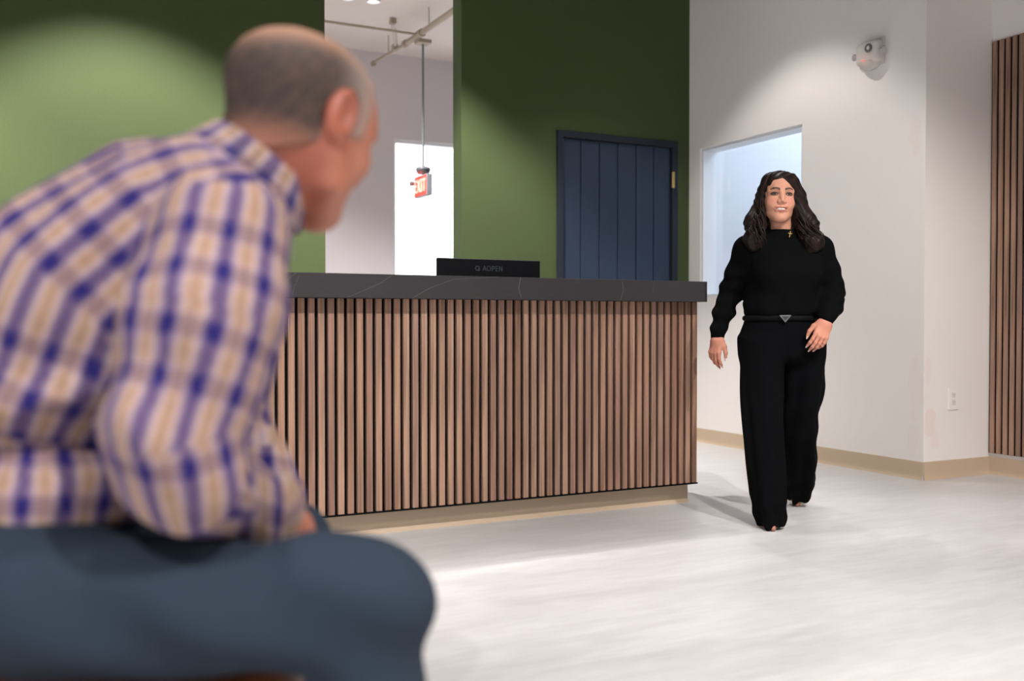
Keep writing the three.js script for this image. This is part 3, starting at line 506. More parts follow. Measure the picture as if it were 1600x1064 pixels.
  // eyes, teeth
  for (const s of [-1, 1]) {
    const e = new THREE.SphereGeometry(0.0118, 28, 20); e.rotateX(Math.PI / 2); const c = new Float32Array(e.attributes.position.count * 3), p = e.attributes.position;
    for (let i = 0; i < p.count; i++) { const a = Math.hypot(p.getX(i) - s * 0.0006, p.getY(i)) / 0.0118, k = p.getZ(i) > 0 ? (a < 0.26 ? lin('#0c0908') : a < 0.55 ? lin('#3c2519') : lin('#cfc6c0')) : lin('#cfc6c0'); c.set(k, 3 * i); }
    e.setAttribute('color', new THREE.BufferAttribute(c, 3)); e.translate(s * 0.0315, 0.0035, 0.0728); e.applyMatrix4(HM);
    mesh('eye', e, std('#ffffff', 0.15, { vertexColors: true }), body);
  }
  const teeth = []; for (let i = -5; i <= 5; i++) { const a = i * 0.00475, g = new RoundedBoxGeometry(0.0046, 0.0095, 0.003, 2, 0.0012); g.rotateY(a * 14); g.translate(a, -0.0635 + 0.0022 * Math.abs(i / 5) ** 2, 0.0835 - 15 * a * a); g.applyMatrix4(HM); teeth.push(g); }
  mesh('teeth', teeth, std('#f3eee8', 0.25), body);
  // sweater: mock neck, dropped shoulders, bloused over the waistband
  const black = '#08090a', knit = matte(black, 0.95, { specularIntensity: 0.12 }), cloth = matte('#07080a', 0.92, { specularIntensity: 0.12 });
  const torso = loft([[1.326, -0.006, -0.006, 0.064, 0.06], [1.3, 0.0, -0.01, 0.08, 0.07], [1.275, 0.006, -0.012, 0.13, 0.085], [1.23, 0.006, -0.006, 0.17, 0.105], [1.15, 0.004, 0.015, 0.168, 0.13], [1.07, 0.0, 0.012, 0.165, 0.135], [0.99, -0.004, 0.005, 0.172, 0.14], [0.945, -0.004, 0.005, 0.172, 0.14], [0.918, -0.004, 0.005, 0.155, 0.125]], 0.015);
  const bust = [-1, 1].map((s) => ell([s * 0.072 + 0.004, 1.125, 0.095], [0.078, 0.075, 0.06]));
  const sleeveL = chain([p4([-0.1, 1.26, -0.012], 0.0565), p4([-0.152, 1.235, -0.024], 0.063), p4([-0.185, 1.13, -0.07], 0.0565), p4([-0.213, 1.05, -0.102], 0.05), p4([-0.25, 0.95, -0.085], 0.046), p4([-0.279, 0.865, -0.065], 0.037)], 0.03);
  const sleeveR = chain([p4([0.11, 1.26, -0.005], 0.0565), p4([0.168, 1.235, 0.0], 0.063), p4([0.21, 1.13, -0.01], 0.059), p4([0.237, 1.05, -0.016], 0.054), p4([0.203, 0.982, 0.072], 0.054), p4([0.165, 0.926, 0.15], 0.041)], 0.03);
  const cuffL = cap([-0.279, 0.865, -0.065], [-0.284, 0.842, -0.057], 0.036, 0.036), cuffR = cap([0.168, 0.932, 0.143], [0.159, 0.917, 0.163], 0.037, 0.037);
  const dome = ell([-0.005, 1.328, -0.006], [0.046, 0.018, 0.044]);
  const sweaterF = (x, y, z) => {
    let d = torso(x, y, z); for (const b of bust) d = smin(d, b(x, y, z), 0.05);
    d = smin(d, smin(sleeveL(x, y, z), cuffL(x, y, z), 0.008), 0.045); d = smin(d, smin(sleeveR(x, y, z), cuffR(x, y, z), 0.008), 0.045);
    const arm = smooth(0.14, 0.2, Math.abs(x)), a = Math.atan2(z, x);
    d += 0.0035 * Math.sin(y * 95 + 5 * x + 20 * z) * arm * smooth(1.2, 1.0, y) + 0.004 * Math.sin(9 * a + 3 * y) * smooth(1.06, 0.97, y) * (1 - arm) + 0.0022 * wob(x, y, z, 16);
    return smax(d, -dome(x, y, z), 0.006);
  };
  const sweater = mesh('sweater', skin(sweaterF, [-0.36, 0.8, -0.2], [0.33, 1.37, 0.23], 0.006), knit, who);
  // trousers: wide legs with long folds, pooling at the hems
  const hipsF = loft([[0.955, -0.004, 0.003, 0.152, 0.122], [0.9, -0.004, 0.0, 0.168, 0.132], [0.84, -0.002, -0.002, 0.19, 0.142], [0.78, -0.001, 0.0, 0.192, 0.145], [0.72, 0, 0.0, 0.185, 0.14]], 0.04);
  const legL = loft([[0.82, -0.09, 0.01, 0.1, 0.12], [0.62, -0.112, 0.075, 0.094, 0.112], [0.45, -0.124, 0.145, 0.088, 0.106], [0.29, -0.125, 0.198, 0.082, 0.1], [0.15, -0.122, 0.238, 0.073, 0.095], [0.07, -0.12, 0.262, 0.064, 0.088], [0.012, -0.119, 0.275, 0.056, 0.08]], 0.012);
  const legR = loft([[0.82, 0.09, -0.01, 0.105, 0.12], [0.62, 0.096, 0.0, 0.096, 0.11], [0.45, 0.086, -0.02, 0.084, 0.1], [0.3, 0.103, -0.075, 0.083, 0.1], [0.16, 0.135, -0.17, 0.078, 0.095], [0.08, 0.15, -0.23, 0.06, 0.085], [0.022, 0.157, -0.262, 0.043, 0.07]], 0.012);
  const foldR = loft([[0.64, 0.178, 0.0, 0.012, 0.03], [0.6, 0.183, 0.0, 0.014, 0.03], [0.54, 0.168, 0.0, 0.016, 0.03], [0.5, 0.155, 0, 0.012, 0.03]], 0.01);
  const trouserF = (x, y, z) => {
    const rl = legL.at(y), rr = legR.at(y), al = Math.atan2(z - rl[2], x - rl[1]), ar = Math.atan2(z - rr[2], x - rr[1]);
    const w = smooth(0.85, 0.5, y), hem = smooth(0.2, 0.03, y);
    const l = legL(x, y, z) + 0.006 * w * Math.sin(5 * al + 2.2 * y + 1) + 0.003 * w * Math.sin(9 * al - 6 * y) + 0.004 * hem * Math.sin(70 * y + 2 * al);
    const r = legR(x, y, z) + 0.006 * w * Math.sin(5 * ar - 3 * y) + 0.003 * w * Math.sin(8 * ar + 7 * y) + 0.004 * smooth(0.75, 0.4, y) * Math.sin(42 * y + 1.5 * ar) + 0.004 * hem * Math.sin(80 * y + 2 * ar);
    let d = smin(l, smin(r, foldR(x, y, z), 0.02), 0.012); d = smin(d, hipsF(x, y, z), 0.04);
    if (z > 0.05 && Math.abs(x + 0.004) < 0.012 && y > 0.74) d -= 0.0025 * (1 - smooth(0.004, 0.012, Math.abs(x + 0.004)));
    return d;
  };
  mesh('trousers', skin(trouserF, [-0.26, -0.005, -0.37], [0.26, 0.975, 0.39], 0.0065), cloth, who);
  // belt and triangular silver buckle
  const beltPts = []; for (let i = 0; i < 48; i++) { const a = i / 48 * Math.PI * 2; beltPts.push([-0.004 + 0.166 * Math.cos(a), 0.922, 0.002 + 0.132 * Math.sin(a)]); }
  const bl = tube(beltPts, 0.011, 96, 8, true); bl.translate(0, -0.922, 0); bl.scale(1, 1.15, 1); bl.translate(0, 0.917, 0);
  const belt = mesh('belt', bl, matte('#0a0a0c', 0.7, { specularIntensity: 0.2 }), who);
  const tri = new THREE.Shape([new THREE.Vector2(-0.026, 0.012), new THREE.Vector2(0.026, 0.012), new THREE.Vector2(0.0, -0.017)]);
  const tg = new THREE.ExtrudeGeometry(tri, { depth: 0.002, bevelEnabled: true, bevelSize: 0.002, bevelThickness: 0.0015, bevelSegments: 2 }); tg.translate(-0.024, 0.917, 0.148);
  const buckle = mesh('buckle', tg, std('#6c6d70', 0.4, { metalness: 0.5 }), belt); buckle.userData.label = 'triangular silver buckle';
  const inner = new THREE.Shape([new THREE.Vector2(-0.017, 0.008), new THREE.Vector2(0.017, 0.008), new THREE.Vector2(0.0, -0.01)]); const ig = new THREE.ExtrudeGeometry(inner, { depth: 0.001, bevelEnabled: false }); ig.translate(-0.024, 0.917, 0.1512);
  mesh('plate', ig, std('#3c3d41', 0.4, { metalness: 0.5 }), belt);
  // shoes
  const shoeMat = std('#a8705a', 0.45);
  const shoe = (a, toe, heelY) => { const d = V.norm(V.sub(toe, a)), f = chain([[a[0], a[1] - 0.035, a[2], 0.026], [lerp(a[0], toe[0], 0.55), lerp(a[1] - 0.03, toe[1], 0.6), lerp(a[2], toe[2], 0.55), 0.026], [toe[0], toe[1], toe[2], 0.012]], 0.02), hl = cap([a[0] - d[0] * 0.02, a[1] - 0.05, a[2] - d[2] * 0.02], [a[0] - d[0] * 0.024, heelY, a[2] - d[2] * 0.024], 0.012, 0.006); return (x, y, z) => smax(smin(f(x, y, z), hl(x, y, z), 0.012), -y + 0.0005, 0.004); };
  mesh('shoe', skin(shoe([-0.122, 0.085, 0.235], [-0.127, 0.012, 0.35], 0.006), [-0.19, -0.002, 0.17], [-0.07, 0.13, 0.41], 0.005), shoeMat, who);
  mesh('shoe', skin(shoe([0.164, 0.1, -0.305], [0.14, 0.014, -0.215], 0.03), [0.08, -0.002, -0.36], [0.22, 0.14, -0.14], 0.005), shoeMat, who);
  // hair: a parted cap and two heavy falls, with long waved locks laid over them
  const hairC = lin('#150f0d'), hairL = lin('#2f1f1a');
  const hairMat = new THREE.MeshPhysicalMaterial({ color: '#ffffff', vertexColors: true, roughness: 0.5, specularIntensity: 0.35 });
  const capF = ell([0.004, 0.036, -0.018], [0.083, 0.09, 0.1]), open = ell([-0.004, -0.038, 0.085], [0.066, 0.112, 0.085]), open2 = ell([-0.012, 0.028, 0.1], [0.05, 0.062, 0.042]);
  const fallL = chain([[-0.045, 0.072, 0.0, 0.036], [-0.06, 0.005, -0.014, 0.034], [-0.084, -0.075, -0.018, 0.04], [-0.104, -0.135, 0.004, 0.044], [-0.108, -0.2, 0.04, 0.04], [-0.112, -0.24, 0.055, 0.022]], 0.03);
  const fallR = chain([[0.052, 0.075, 0.008, 0.036], [0.084, 0.005, -0.006, 0.038], [0.112, -0.075, -0.012, 0.044], [0.137, -0.135, 0.002, 0.046], [0.155, -0.2, 0.04, 0.046], [0.148, -0.245, 0.055, 0.024]], 0.03);
  const backF = union(0.03, ...[-0.045, 0, 0.055].map((x) => chain([[x * 0.6, 0.0, -0.065, 0.06], [x, -0.1, -0.07, 0.06], [x * 1.2, -0.2, -0.085, 0.055]], 0.03)));
  const strand = (x, y, z) => 0.0016 * Math.sin(150 * x + 70 * z + 9 * Math.sin(22 * y));
  const hairF = (x, y, z) => { let d = smax(smax(capF(x, y, z), -open(x, y, z), 0.014), -0.035 - y - 0.0, 0.03); d = smin(d, smax(backF(x, y, z), z - 0.0, 0.02), 0.03); let e = Math.min(fallL(x, y, z), fallR(x, y, z)); const wv = 0.006 * Math.sin(52 * y + 20 * x) * smooth(0, -0.06, y); d = smin(d, e + wv, 0.022); d = smax(d, -open2(x, y, z), 0.012); return d + strand(x, y, z); };
  const hairCol = (x, y, z) => mix3(hairC, hairL, clamp(0.5 + 0.5 * Math.sin(150 * x + 70 * z + 9 * Math.sin(22 * y)) * 0.9) * 0.6);
  const hg = toWorld(skin(hairF, [-0.2, -0.28, -0.17], [0.22, 0.15, 0.13], 0.0032, hairCol), HM);
  const rh = rng(2024), locks = [];
  for (const s of [-1, 1]) for (let i = 0; i < 60; i++) {
    const t = rh(), u = rh(), base = s < 0 ? -0.088 : 0.116, spread = s < 0 ? 0.05 : 0.058;
    const x1 = s * ((s < 0 ? 0.062 : 0.068) + 0.016 * rh()), x2 = base + s * spread * (u - 0.45), x3 = (s < 0 ? -0.108 : 0.152) + s * spread * 1.05 * (u - 0.5), ph = rh() * 6.28, amp = 0.008 + 0.01 * rh(), yEnd = -0.2 - 0.055 * rh() + (u > 0.85 ? 0.03 : 0);
    const pts = [[s * 0.012 + 0.004, 0.121 - 0.012 * t, 0.02 - 0.05 * t], [s * 0.046, 0.1 - 0.01 * t, 0.035 - 0.06 * t], [x1 + s * 0.008, 0.045, 0.036 - 0.07 * t], [x1 + s * 0.01, -0.01, 0.025 - 0.06 * t]];
    for (let k = 0; k <= 9; k++) { const q = k / 9, y = lerp(-0.05, yEnd, q), x = lerp(lerp(x1 + s * 0.012, x2, smooth(0, 0.5, q)), x3, smooth(0.4, 1, q)); pts.push([x + amp * (0.3 + q) * Math.sin(ph + q * 9), y, lerp(0.03 - 0.06 * t, 0.1 - 0.06 * t, q) + amp * Math.cos(ph + q * 9)]); }
    const g = tube(pts, 0.0042, 40, 5), P = g.attributes.position, C = new Float32Array(P.count * 3), tone = mix3(hairC, hairL, rh() * 0.75), cen = new THREE.CatmullRomCurve3(pts.map((p) => new THREE.Vector3(...p)));
    for (let k = 0; k <= 40; k++) { const c = cen.getPointAt(k / 40), w = Math.min(1, 0.35 + k / 12) * (k > 32 ? (41 - k) / 9 : 1); for (let q = 0; q <= 5; q++) { const n = k * 6 + q; P.setXYZ(n, c.x + (P.getX(n) - c.x) * w, c.y + (P.getY(n) - c.y) * w, c.z + (P.getZ(n) - c.z) * w); } }
    for (let k = 0; k < P.count; k++) C.set(tone, 3 * k); g.setAttribute('color', new THREE.BufferAttribute(C, 3)); locks.push(toWorld(g, HM));
  }
  for (let i = 0; i < 9; i++) { const a = rh(), pts = [[0.165 + 0.02 * a, -0.1 - 0.06 * a, 0.0], [0.185 + 0.015 * a, -0.145 - 0.03 * a, 0.01], [0.197 + 0.012 * rh(), -0.165 - 0.03 * a, 0.015], [0.2, -0.185 - 0.03 * rh(), 0.02]]; const g = tube(pts, 0.0016, 14, 4), C = new Float32Array(g.attributes.position.count * 3); for (let k = 0; k < C.length; k += 3) C.set(hairL, k); g.setAttribute('color', new THREE.BufferAttribute(C, 3)); locks.push(toWorld(g, HM)); }
  mesh('hair', join([hg, ...locks]), hairMat, body);
  // earrings and a small gold pendant at the collar
  const gold = std('#d8b878', 0.25, { metalness: 0.85 });
  for (const s of [-1, 1]) { const g = new THREE.TorusGeometry(0.009, 0.0022, 8, 20); g.rotateY(0.5); g.translate(s * 0.077, -0.036, 0.004); g.applyMatrix4(HM); mesh('earring', g, gold, body); }
  const cr = [rbox(-0.0022, 0.0022, -0.018, 0.012, 0, 0.003, 0.001), rbox(-0.009, 0.009, -0.002, 0.002, 0, 0.003, 0.001)]; cr.forEach((g) => { g.rotateZ(-0.15); g.translate(0.012, 1.302, 0.088); });
  mesh('pendant', cr, gold, who);
}

// ---- the seated man, close to the camera
{
  const BX = -0.5, BD = 1.25, cy = Math.cos(YAW), sy = Math.sin(YAW), O = [BX * cy + BD * sy, 0, BX * sy - BD * cy];
  const J = (r, y, d, rad) => { const p = [r - BX, y, BD - d]; return rad === undefined ? p : [...p, rad]; };
  const seat = thing('stool', 'low tan leather stool under the seated man at the left edge', 'stool', O, CAM_TURN);
  const leather = std('#8e5230', 0.5);
  mesh('seat', lathe([[0.0, 0.4], [0.2, 0.4], [0.226, 0.412], [0.234, 0.442], [0.226, 0.474], [0.196, 0.49], [0.0, 0.493]], 48), leather, seat);
  const wood = std('#5a3b28', 0.5);
  for (let i = 0; i < 4; i++) { const a = Math.PI / 4 + i * Math.PI / 2; mesh('leg', cyl([0.15 * Math.cos(a), 0.405, 0.15 * Math.sin(a)], [0.19 * Math.cos(a), 0, 0.19 * Math.sin(a)], 0.02, 0.014), wood, seat); }
  const ringG = new THREE.TorusGeometry(0.176, 0.008, 8, 40); ringG.rotateX(Math.PI / 2); ringG.translate(0, 0.16, 0); mesh('foot_ring', ringG, darkMetal, seat);

  const who = thing('person', 'seated man with short grey hair, plaid shirt and dark blue trousers leaning forward, back turned', 'person', O, CAM_TURN);
  const tone = lin('#a56a55'), red = lin('#924936'), scalp = lin('#a3785f'), hairDark = lin('#221c1b'), hairGrey = lin('#7d706b');
  const skinMat = new THREE.MeshPhysicalMaterial({ color: '#ffffff', vertexColors: true, roughness: 0.5, sheen: 0.15, sheenRoughness: 0.6 });
  const HC = J(-0.283, 1.166, 1.36), phi = 0.9, pit = 0.36;
  const F = [Math.cos(phi) * Math.cos(pit), -Math.sin(pit), -Math.sin(phi) * Math.cos(pit)], U = [Math.cos(phi) * Math.sin(pit), Math.cos(pit), -Math.sin(phi) * Math.sin(pit)], XH = V.cross(U, F);
  const S = 1.025, HM = frame(HC, V.mul(XH, S), V.mul(U, S), V.mul(F, S)), inv = HM.clone().invert(), toHead = (p) => new THREE.Vector3(...p).applyMatrix4(inv).toArray();
  const nb = toHead(J(-0.37, 1.06, 1.33)), nm = toHead(J(-0.335, 1.12, 1.345));
  const hf = headField({ jaw: 1.12, smile: 0.026, ear: 1.08, detail: false, skull: [0.086, 0.075, 0.108], neck: [[...nb, 0.063], [...nm, 0.057], [0, -0.03, -0.02, 0.056]] });
  const faceCol = (x, y, z) => {
    let c = mix3(tone, red, clamp(0.55 * smooth(-0.0, -0.06, z + 0.5 * y) + 0.15 + 0.25 * wob(x, y, z, 40)));
    const e = Math.hypot(x) - 0.068; if (e > 0 && Math.abs(y) < 0.045 && z < 0.02 && z > -0.04) c = mix3(c, red, 0.6 * smooth(0, 0.012, e));
    const bx = Math.abs(x); if (z > 0.05 && bx > 0.012 && bx < 0.052) c = mix3(c, hairGrey, 0.6 * (1 - smooth(0.003, 0.006, Math.abs(y - 0.029))));
    return c;
  };
  const headG = toWorld(skin(hf, [-0.11, -0.22, -0.17], [0.11, 0.135, 0.13], 0.0032, faceCol), HM);
  const A = { pel: J(-0.612, 0.64, 1.25), hR: J(-0.53, 0.58, 1.13), hL: J(-0.62, 0.58, 1.3), kR: J(-0.172, 0.558, 1.2), aR: J(-0.19, 0.1, 1.21), kL: J(-0.35, 0.548, 1.52), aL: J(-0.36, 0.1, 1.55), s1: J(-0.61, 0.76, 1.28), s2: J(-0.545, 0.92, 1.28), s3: J(-0.45, 1.02, 1.31), nk: J(-0.375, 1.065, 1.335), sR: J(-0.335, 0.985, 1.165), eR: J(-0.376, 0.745, 1.1), wR: J(-0.33, 0.638, 1.325), sL: J(-0.425, 0.99, 1.47), eL: J(-0.44, 0.72, 1.53), wL: J(-0.335, 0.63, 1.43) };
  const p4 = (p, r) => [...p, r];
  const bodyF = union(0.05, chain([p4(A.nk, 0.05), p4(A.s3, 0.095), p4(A.s2, 0.105), p4(A.s1, 0.09), p4(A.pel, 0.09)], 0.05),
    chain([p4(A.s3, 0.07), p4(A.sR, 0.045), p4(A.eR, 0.038), p4(A.wR, 0.028)], 0.02), chain([p4(A.s3, 0.07), p4(A.sL, 0.045), p4(A.eL, 0.038), p4(A.wL, 0.028)], 0.02),
    chain([p4(A.pel, 0.06), p4(V.add(A.hR, [0, 0.012, 0]), 0.045), p4(V.add(A.kR, [0, 0.012, 0]), 0.038), p4(A.aR, 0.035), J(-0.15, 0.045, 1.24, 0.035), J(-0.07, 0.04, 1.27, 0.026)], 0.02), chain([p4(A.pel, 0.06), p4(V.add(A.hL, [0, 0.014, 0]), 0.045), p4(V.add(A.kL, [0, 0.016, 0]), 0.038), p4(A.aL, 0.035), J(-0.32, 0.045, 1.6, 0.035), J(-0.26, 0.04, 1.67, 0.026)], 0.02));
  const trunk = skin(bodyF, [-0.4, 0.0, -0.52], [0.5, 1.22, 0.3], 0.014, () => tone);
  const handAt = (w, to, back, s) => { const [X, Y, Z] = basisFrom(V.norm(V.sub(to, w)), back), f = handField(s, [[0.5, 0.6], [0.55, 0.6], [0.6, 0.6], [0.65, 0.6]], 1.06); return toWorld(skin(f, [-0.08, -0.21, -0.15], [0.08, 0.05, 0.04], 0.004, () => mix3(tone, red, 0.3)), frame(w, X, Y, Z)); };
  const gR = handAt(A.wR, J(-0.285, 0.46, 1.4), [0.7, 0.3, 0.5], -1), gL = handAt(A.wL, J(-0.285, 0.47, 1.45), [-0.2, 0.6, -0.6], 1);
  const body = mesh('body', join([headG, trunk, gR, gL]), skinMat, who);
  for (const s of [-1, 1]) { const e = new THREE.SphereGeometry(0.0118, 20, 14); e.rotateX(Math.PI / 2); const c = new Float32Array(e.attributes.position.count * 3), p = e.attributes.position; for (let i = 0; i < p.count; i++) { const a = Math.hypot(p.getX(i), p.getY(i)) / 0.0118; c.set(p.getZ(i) > 0 && a < 0.5 ? lin('#3d3a36') : lin('#d6cec8'), 3 * i); } e.setAttribute('color', new THREE.BufferAttribute(c, 3)); e.translate(s * 0.0315, 0.0035, 0.0745); e.applyMatrix4(HM); mesh('eye', e, std('#ffffff', 0.2, { vertexColors: true }), body); }
  // cropped hair: thin on the crown, dark across the back, grey at the temples
  const skull = union(0.04, ell([0, 0.036, -0.014], [0.086, 0.075, 0.108]), ell([0, -0.03, 0.03], [0.066, 0.084, 0.06]), chain([[...nb, 0.063], [...nm, 0.057], [0, -0.03, -0.02, 0.056]], 0.02));
  const earCut = [-1, 1].map((s) => ell([s * 0.086, -0.006, -0.008], [0.02, 0.042, 0.027]));
  const hairF = (x, y, z) => { const line = 0.075 + 0.012 * n3(x * 120 + 5, z * 90), side = smooth(0.03, 0.06, Math.abs(x)), front = z - lerp(0.052, 0.04, side) + 0.1 * clamp(y - 0.08, 0, 1), low = -(y + 0.072 - 0.62 * clamp(z + 0.065, 0, 0.11)); let d = skull(x, y, z) - 0.0042 - 0.0012 * n3b(x * 420 + z * 230, y * 420 + z * 160); d = smax(d, front, 0.006); d = smax(d, low, 0.008); for (const e of earCut) d = smax(d, -e(x, y, z), 0.006); return d; };
  const hairCol = (x, y, z) => {
    const fl = 0.5 + 0.5 * wob(x, y, z, 150), top = smooth(0.045, 0.095, y - 0.2 * Math.abs(x) - 0.12 * z), back = smooth(0.02, -0.05, z), low = smooth(-0.02, -0.07, y);
    let c = mix3(hairGrey, hairDark, clamp(back * 1.0 + 0.05)); c = mix3(c, scalp, 0.85 * top); c = mix3(c, tone, 0.75 * low); const temple = smooth(0.0, 0.04, z) * (1 - top); c = mix3(c, lin('#957467'), 0.8 * temple); return mix3(c, mix3(c, scalp, 0.5), fl * 0.35);
  };
  mesh('hair', toWorld(skin(hairF, [-0.105, -0.13, -0.145], [0.105, 0.135, 0.085], 0.0028, hairCol), HM), std('#ffffff', 0.75, { vertexColors: true }), body);
  // trousers
  const denim = matte('#242e3a', 0.85, { bumpMap: rollerTex, bumpScale: 0.0003 });
  const legsF = union(0.03, chain([p4(J(-0.6, 0.6, 1.22), 0.125), p4(J(-0.53, 0.57, 1.14), 0.088), p4(J(-0.36, 0.56, 1.16), 0.08), p4(J(-0.225, 0.56, 1.19), 0.076), p4(A.kR, 0.07), p4(J(-0.18, 0.38, 1.2), 0.07), p4(A.aR, 0.062)], 0.03), chain([p4(J(-0.62, 0.59, 1.3), 0.12), p4(J(-0.5, 0.57, 1.4), 0.082), p4(A.kL, 0.068), p4(J(-0.36, 0.38, 1.53), 0.068), p4(A.aL, 0.062)], 0.03));
  const trouserF = (x, y, z) => { const d = legsF(x, y, z), f = smooth(0.1, 0.3, x + 0.2) * 0.0045 * Math.sin(52 * (x * 0.62 + y) + 8 * z) + 0.005 * Math.sin(26 * x + 30 * y) * smooth(0.1, -0.05, x) + 0.003 * wob(x, y, z, 14); return smax(smax(d + f, 0.4965 - y - 2 * smooth(0.0, 0.01, Math.hypot(x, z) - 0.246), 0.012), 0.045 - y, 0.006); };
  mesh('trousers', skin(trouserF, [-0.3, 0.04, -0.42], [0.46, 0.74, 0.27], 0.0075), denim, who);
  const shoeF = (a, t) => { const f = chain([p4(V.add(a, [0, -0.045, 0]), 0.042), p4([lerp(a[0], t[0], 0.6), 0.048, lerp(a[2], t[2], 0.6)], 0.042), p4([t[0], 0.036, t[2]], 0.034)], 0.03); return (x, y, z) => smax(f(x, y, z), 0.001 - y, 0.006); };
  for (const [a, t] of [[A.aR, J(-0.06, 0.04, 1.27)], [A.aL, J(-0.25, 0.04, 1.68)]]) mesh('shoe', skin(shoeF(a, t), [Math.min(a[0], t[0]) - 0.07, -0.01, Math.min(a[2], t[2]) - 0.07], [Math.max(a[0], t[0]) + 0.07, 0.13, Math.max(a[2], t[2]) + 0.07], 0.007), std('#3a2a22', 0.45), who);
  // plaid shirt; the cloth's own threads run along each limb
  const spine = [J(-0.615, 0.6, 1.255), J(-0.612, 0.76, 1.28), J(-0.548, 0.915, 1.28), J(-0.45, 1.015, 1.315), J(-0.375, 1.06, 1.335)];
  const armR = [J(-0.345, 1.0, 1.175), J(-0.35, 0.9, 1.13), J(-0.372, 0.79, 1.098), J(-0.372, 0.733, 1.118), J(-0.33, 0.655, 1.31)], armL = [J(-0.425, 0.985, 1.46), J(-0.44, 0.86, 1.5), J(-0.45, 0.74, 1.53), J(-0.4, 0.68, 1.49), J(-0.345, 0.645, 1.435)];
  const torsoF = chain([p4(spine[0], 0.142), p4(spine[1], 0.143), p4(spine[2], 0.142), p4(spine[3], 0.118), p4(spine[4], 0.075)], 0.06);
  const yoke = chain([p4(J(-0.35, 0.985, 1.19), 0.072), p4(J(-0.39, 1.03, 1.27), 0.075), p4(J(-0.43, 1.03, 1.38), 0.075), p4(J(-0.43, 0.99, 1.46), 0.07)], 0.05);
  const scap = ell(J(-0.5, 0.965, 1.22), [0.1, 0.1, 0.07]);
  const sleeveR = chain([p4(armR[0], 0.078), p4(armR[1], 0.084), p4(armR[2], 0.072), p4(armR[3], 0.07), p4(armR[4], 0.047)], 0.03), sleeveL = chain([p4(armL[0], 0.075), p4(armL[1], 0.08), p4(armL[2], 0.068), p4(armL[3], 0.06), p4(armL[4], 0.046)], 0.03);
  const torsoAll = (x, y, z) => smin(smin(torsoF(x, y, z), yoke(x, y, z), 0.06), scap(x, y, z), 0.05);
  const upN = V.norm(V.sub(J(-0.325, 1.13, 1.35), J(-0.385, 1.05, 1.33)));
  const shirtF = (x, y, z) => {
    const t = torsoAll(x, y, z), b = sleeveR(x, y, z), c = sleeveL(x, y, z);
    const tf = t + 0.007 * Math.sin(24 * y + 14 * x + 10 * z) * smooth(0.95, 0.8, y) + 0.004 * Math.sin(46 * x - 22 * y + 20 * z) + 0.003 * wob(x, y, z, 12) - 0.026 * Math.exp(-(((y - 0.815 - 0.15 * x) / 0.028) ** 2)) + 0.028 * Math.exp(-(((y - 0.758 - 0.15 * x) / 0.026) ** 2));
    const bf = b + 0.006 * Math.sin(40 * y + 26 * x - 18 * z) * smooth(0.96, 0.78, y) + 0.003 * Math.sin(70 * x + 20 * y) + 0.003 * wob(x, y, z, 13);
    let d = smin(tf, bf, lerp(0.03, 0.006, smooth(1.0, 0.9, y))); d = smin(d, c, 0.03);
    const hem = 0.645 + 0.012 * Math.sin(16 * x + 9 * z) - y; d = smax(d, Math.min(hem, Math.max(hem, -(x - 0.02)) > 0 && b < t ? -1 : hem), 0.01);
    const n = V.dot(V.sub([x, y, z], J(-0.372, 1.075, 1.335)), upN); return smax(d, n - 0.02, 0.008);
  };
  const nearest = (pts, x, y, z) => { let best = [1e9], run = 0; for (let i = 0; i < pts.length - 1; i++) { const a = pts[i], b = pts[i + 1], ab = V.sub(b, a), L = V.len(ab), t = clamp(V.dot(V.sub([x, y, z], a), ab) / (L * L)), q = V.add(a, ab, t), d = Math.hypot(x - q[0], y - q[1], z - q[2]); if (d < best[0]) best = [d, run + t * L, V.mul(ab, 1 / L), q]; run += L; } return best; };
  const cream = lin('#a08574'), tan = lin('#7b5d4c'), blue = lin('#28266a'), deep = lin('#141158'), lilac = lin('#776b96'), pale = lin('#b5a4a0');
  const plaid = (u, v) => {
    const P = 0.044, a = ((u / P) % 1 + 1) % 1, b = ((v / (P * 1.25)) % 1 + 1) % 1, band = (t, w) => 1 - smooth(w, w + 0.05, Math.abs(t - 0.5)), A1 = band(a, 0.17), B1 = band(b, 0.17);
    let c = mix3(cream, tan, 0.35 * band(((a + 0.5) % 1), 0.1) + 0.2 * band((b + 0.5) % 1, 0.1)); c = mix3(c, pale, 0.5 * band(a, 0.3) * (1 - A1));
    c = mix3(c, lilac, 0.5 * band(a, 0.24) * (1 - A1) + 0.35 * band(b, 0.22) * (1 - B1));
    c = mix3(c, mix3(blue, tan, 0.22), 0.88 * A1); c = mix3(c, mix3(blue, tan, 0.5), 0.58 * B1 * (1 - A1)); return mix3(c, deep, 0.9 * A1 * B1);
  };
  const around = (n, ref, x, y, z) => { const Y = n[2], R = V.norm(V.add(ref, Y, -V.dot(ref, Y))), Q = V.cross(Y, R), p = V.sub([x, y, z], n[3]); return Math.atan2(V.dot(p, Q), V.dot(p, R)); };
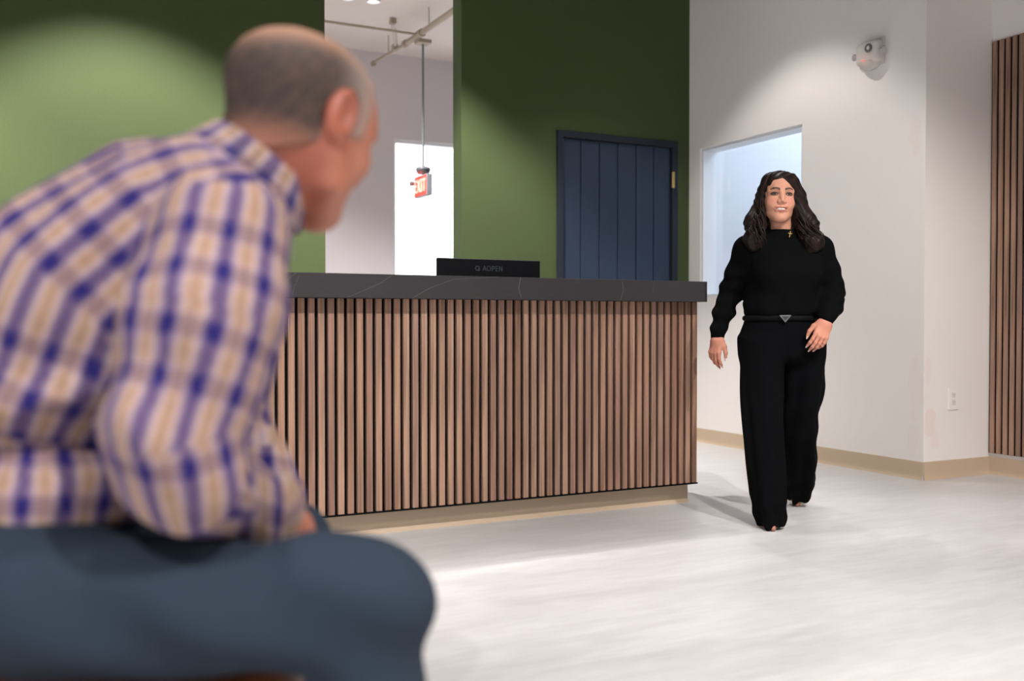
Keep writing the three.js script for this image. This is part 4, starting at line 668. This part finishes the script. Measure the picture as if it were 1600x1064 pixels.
  const shirtCol = (x, y, z) => {
    const t = torsoAll(x, y, z), b = sleeveR(x, y, z), c = sleeveL(x, y, z);
    if (b < t + 0.004 && x > -0.02 && y < 0.72 && z < 0.15 && z < 0.1) return plaid(0.012 + 0.9 * x - 0.3 * z, 1.05 * y - 0.35 * z);
    if (b < t + 0.004 && y < 1.06) { const n = nearest(armR, x, y, z); return plaid(0.078 * around(n, [0, 0, 1], x, y, z) + 0.012, n[1]); }
    if (c < t) { const n = nearest(armL, x, y, z); return plaid(0.078 * around(n, [0, 0, 1], x, y, z), n[1]); }
    const n = nearest(spine, x, y, z); return plaid(0.15 * around(n, [0, 0.3, 1], x, y, z) + 0.01, n[1] + 0.1 * z);
  };
  const shirt = mesh('shirt', skin(shirtF, [-0.34, 0.58, -0.44], [0.33, 1.2, 0.28], 0.0055, shirtCol), matte('#ffffff', 0.85, { vertexColors: true }), who);
  // turned-down collar round the neck
  const cc = J(-0.358, 1.092, 1.342), side = V.norm(V.cross(upN, [0, 0, 1])), fwd = V.cross(side, upN);
  const collarF = (x, y, z) => { const p = V.sub([x, y, z], cc), h = V.dot(p, upN), a = V.dot(p, side), f = V.dot(p, fwd), r = Math.hypot(a, f), inner = Math.abs(r - 0.073) - 0.0035, outer = Math.abs(r - 0.077 - 0.42 * Math.max(0, 0.034 - h)) - 0.003; return smin(smax(inner, Math.abs(h) - 0.034, 0.004), smax(outer, Math.abs(h - 0.01) - 0.026, 0.004), 0.006); };
  const collarCol = (x, y, z) => { const p = V.sub([x, y, z], cc), h = V.dot(p, upN), an = Math.atan2(V.dot(p, fwd), V.dot(p, side)); return plaid(0.08 * an + 0.02, h * 1.0 + 0.028); };
  mesh('collar', skin(collarF, V.add(cc, [-0.14, -0.12, -0.14]), V.add(cc, [0.14, 0.12, 0.14]), 0.004, collarCol), std('#ffffff', 0.85, { vertexColors: true }), shirt);
  const cuff = skin(chain([p4(J(-0.335, 0.657, 1.305), 0.051), p4(J(-0.327, 0.652, 1.325), 0.05)], 0.01), V.sub(J(-0.33, 0.655, 1.315), [0.07, 0.07, 0.08]), V.add(J(-0.33, 0.655, 1.315), [0.07, 0.07, 0.08]), 0.005, (x, y, z) => plaid(0.3 * x + 0.02, y * 1.0 + 0.4 * z));
  mesh('cuff', cuff, std('#ffffff', 0.85, { vertexColors: true }), shirt);
}
renderer.render(scene, camera);
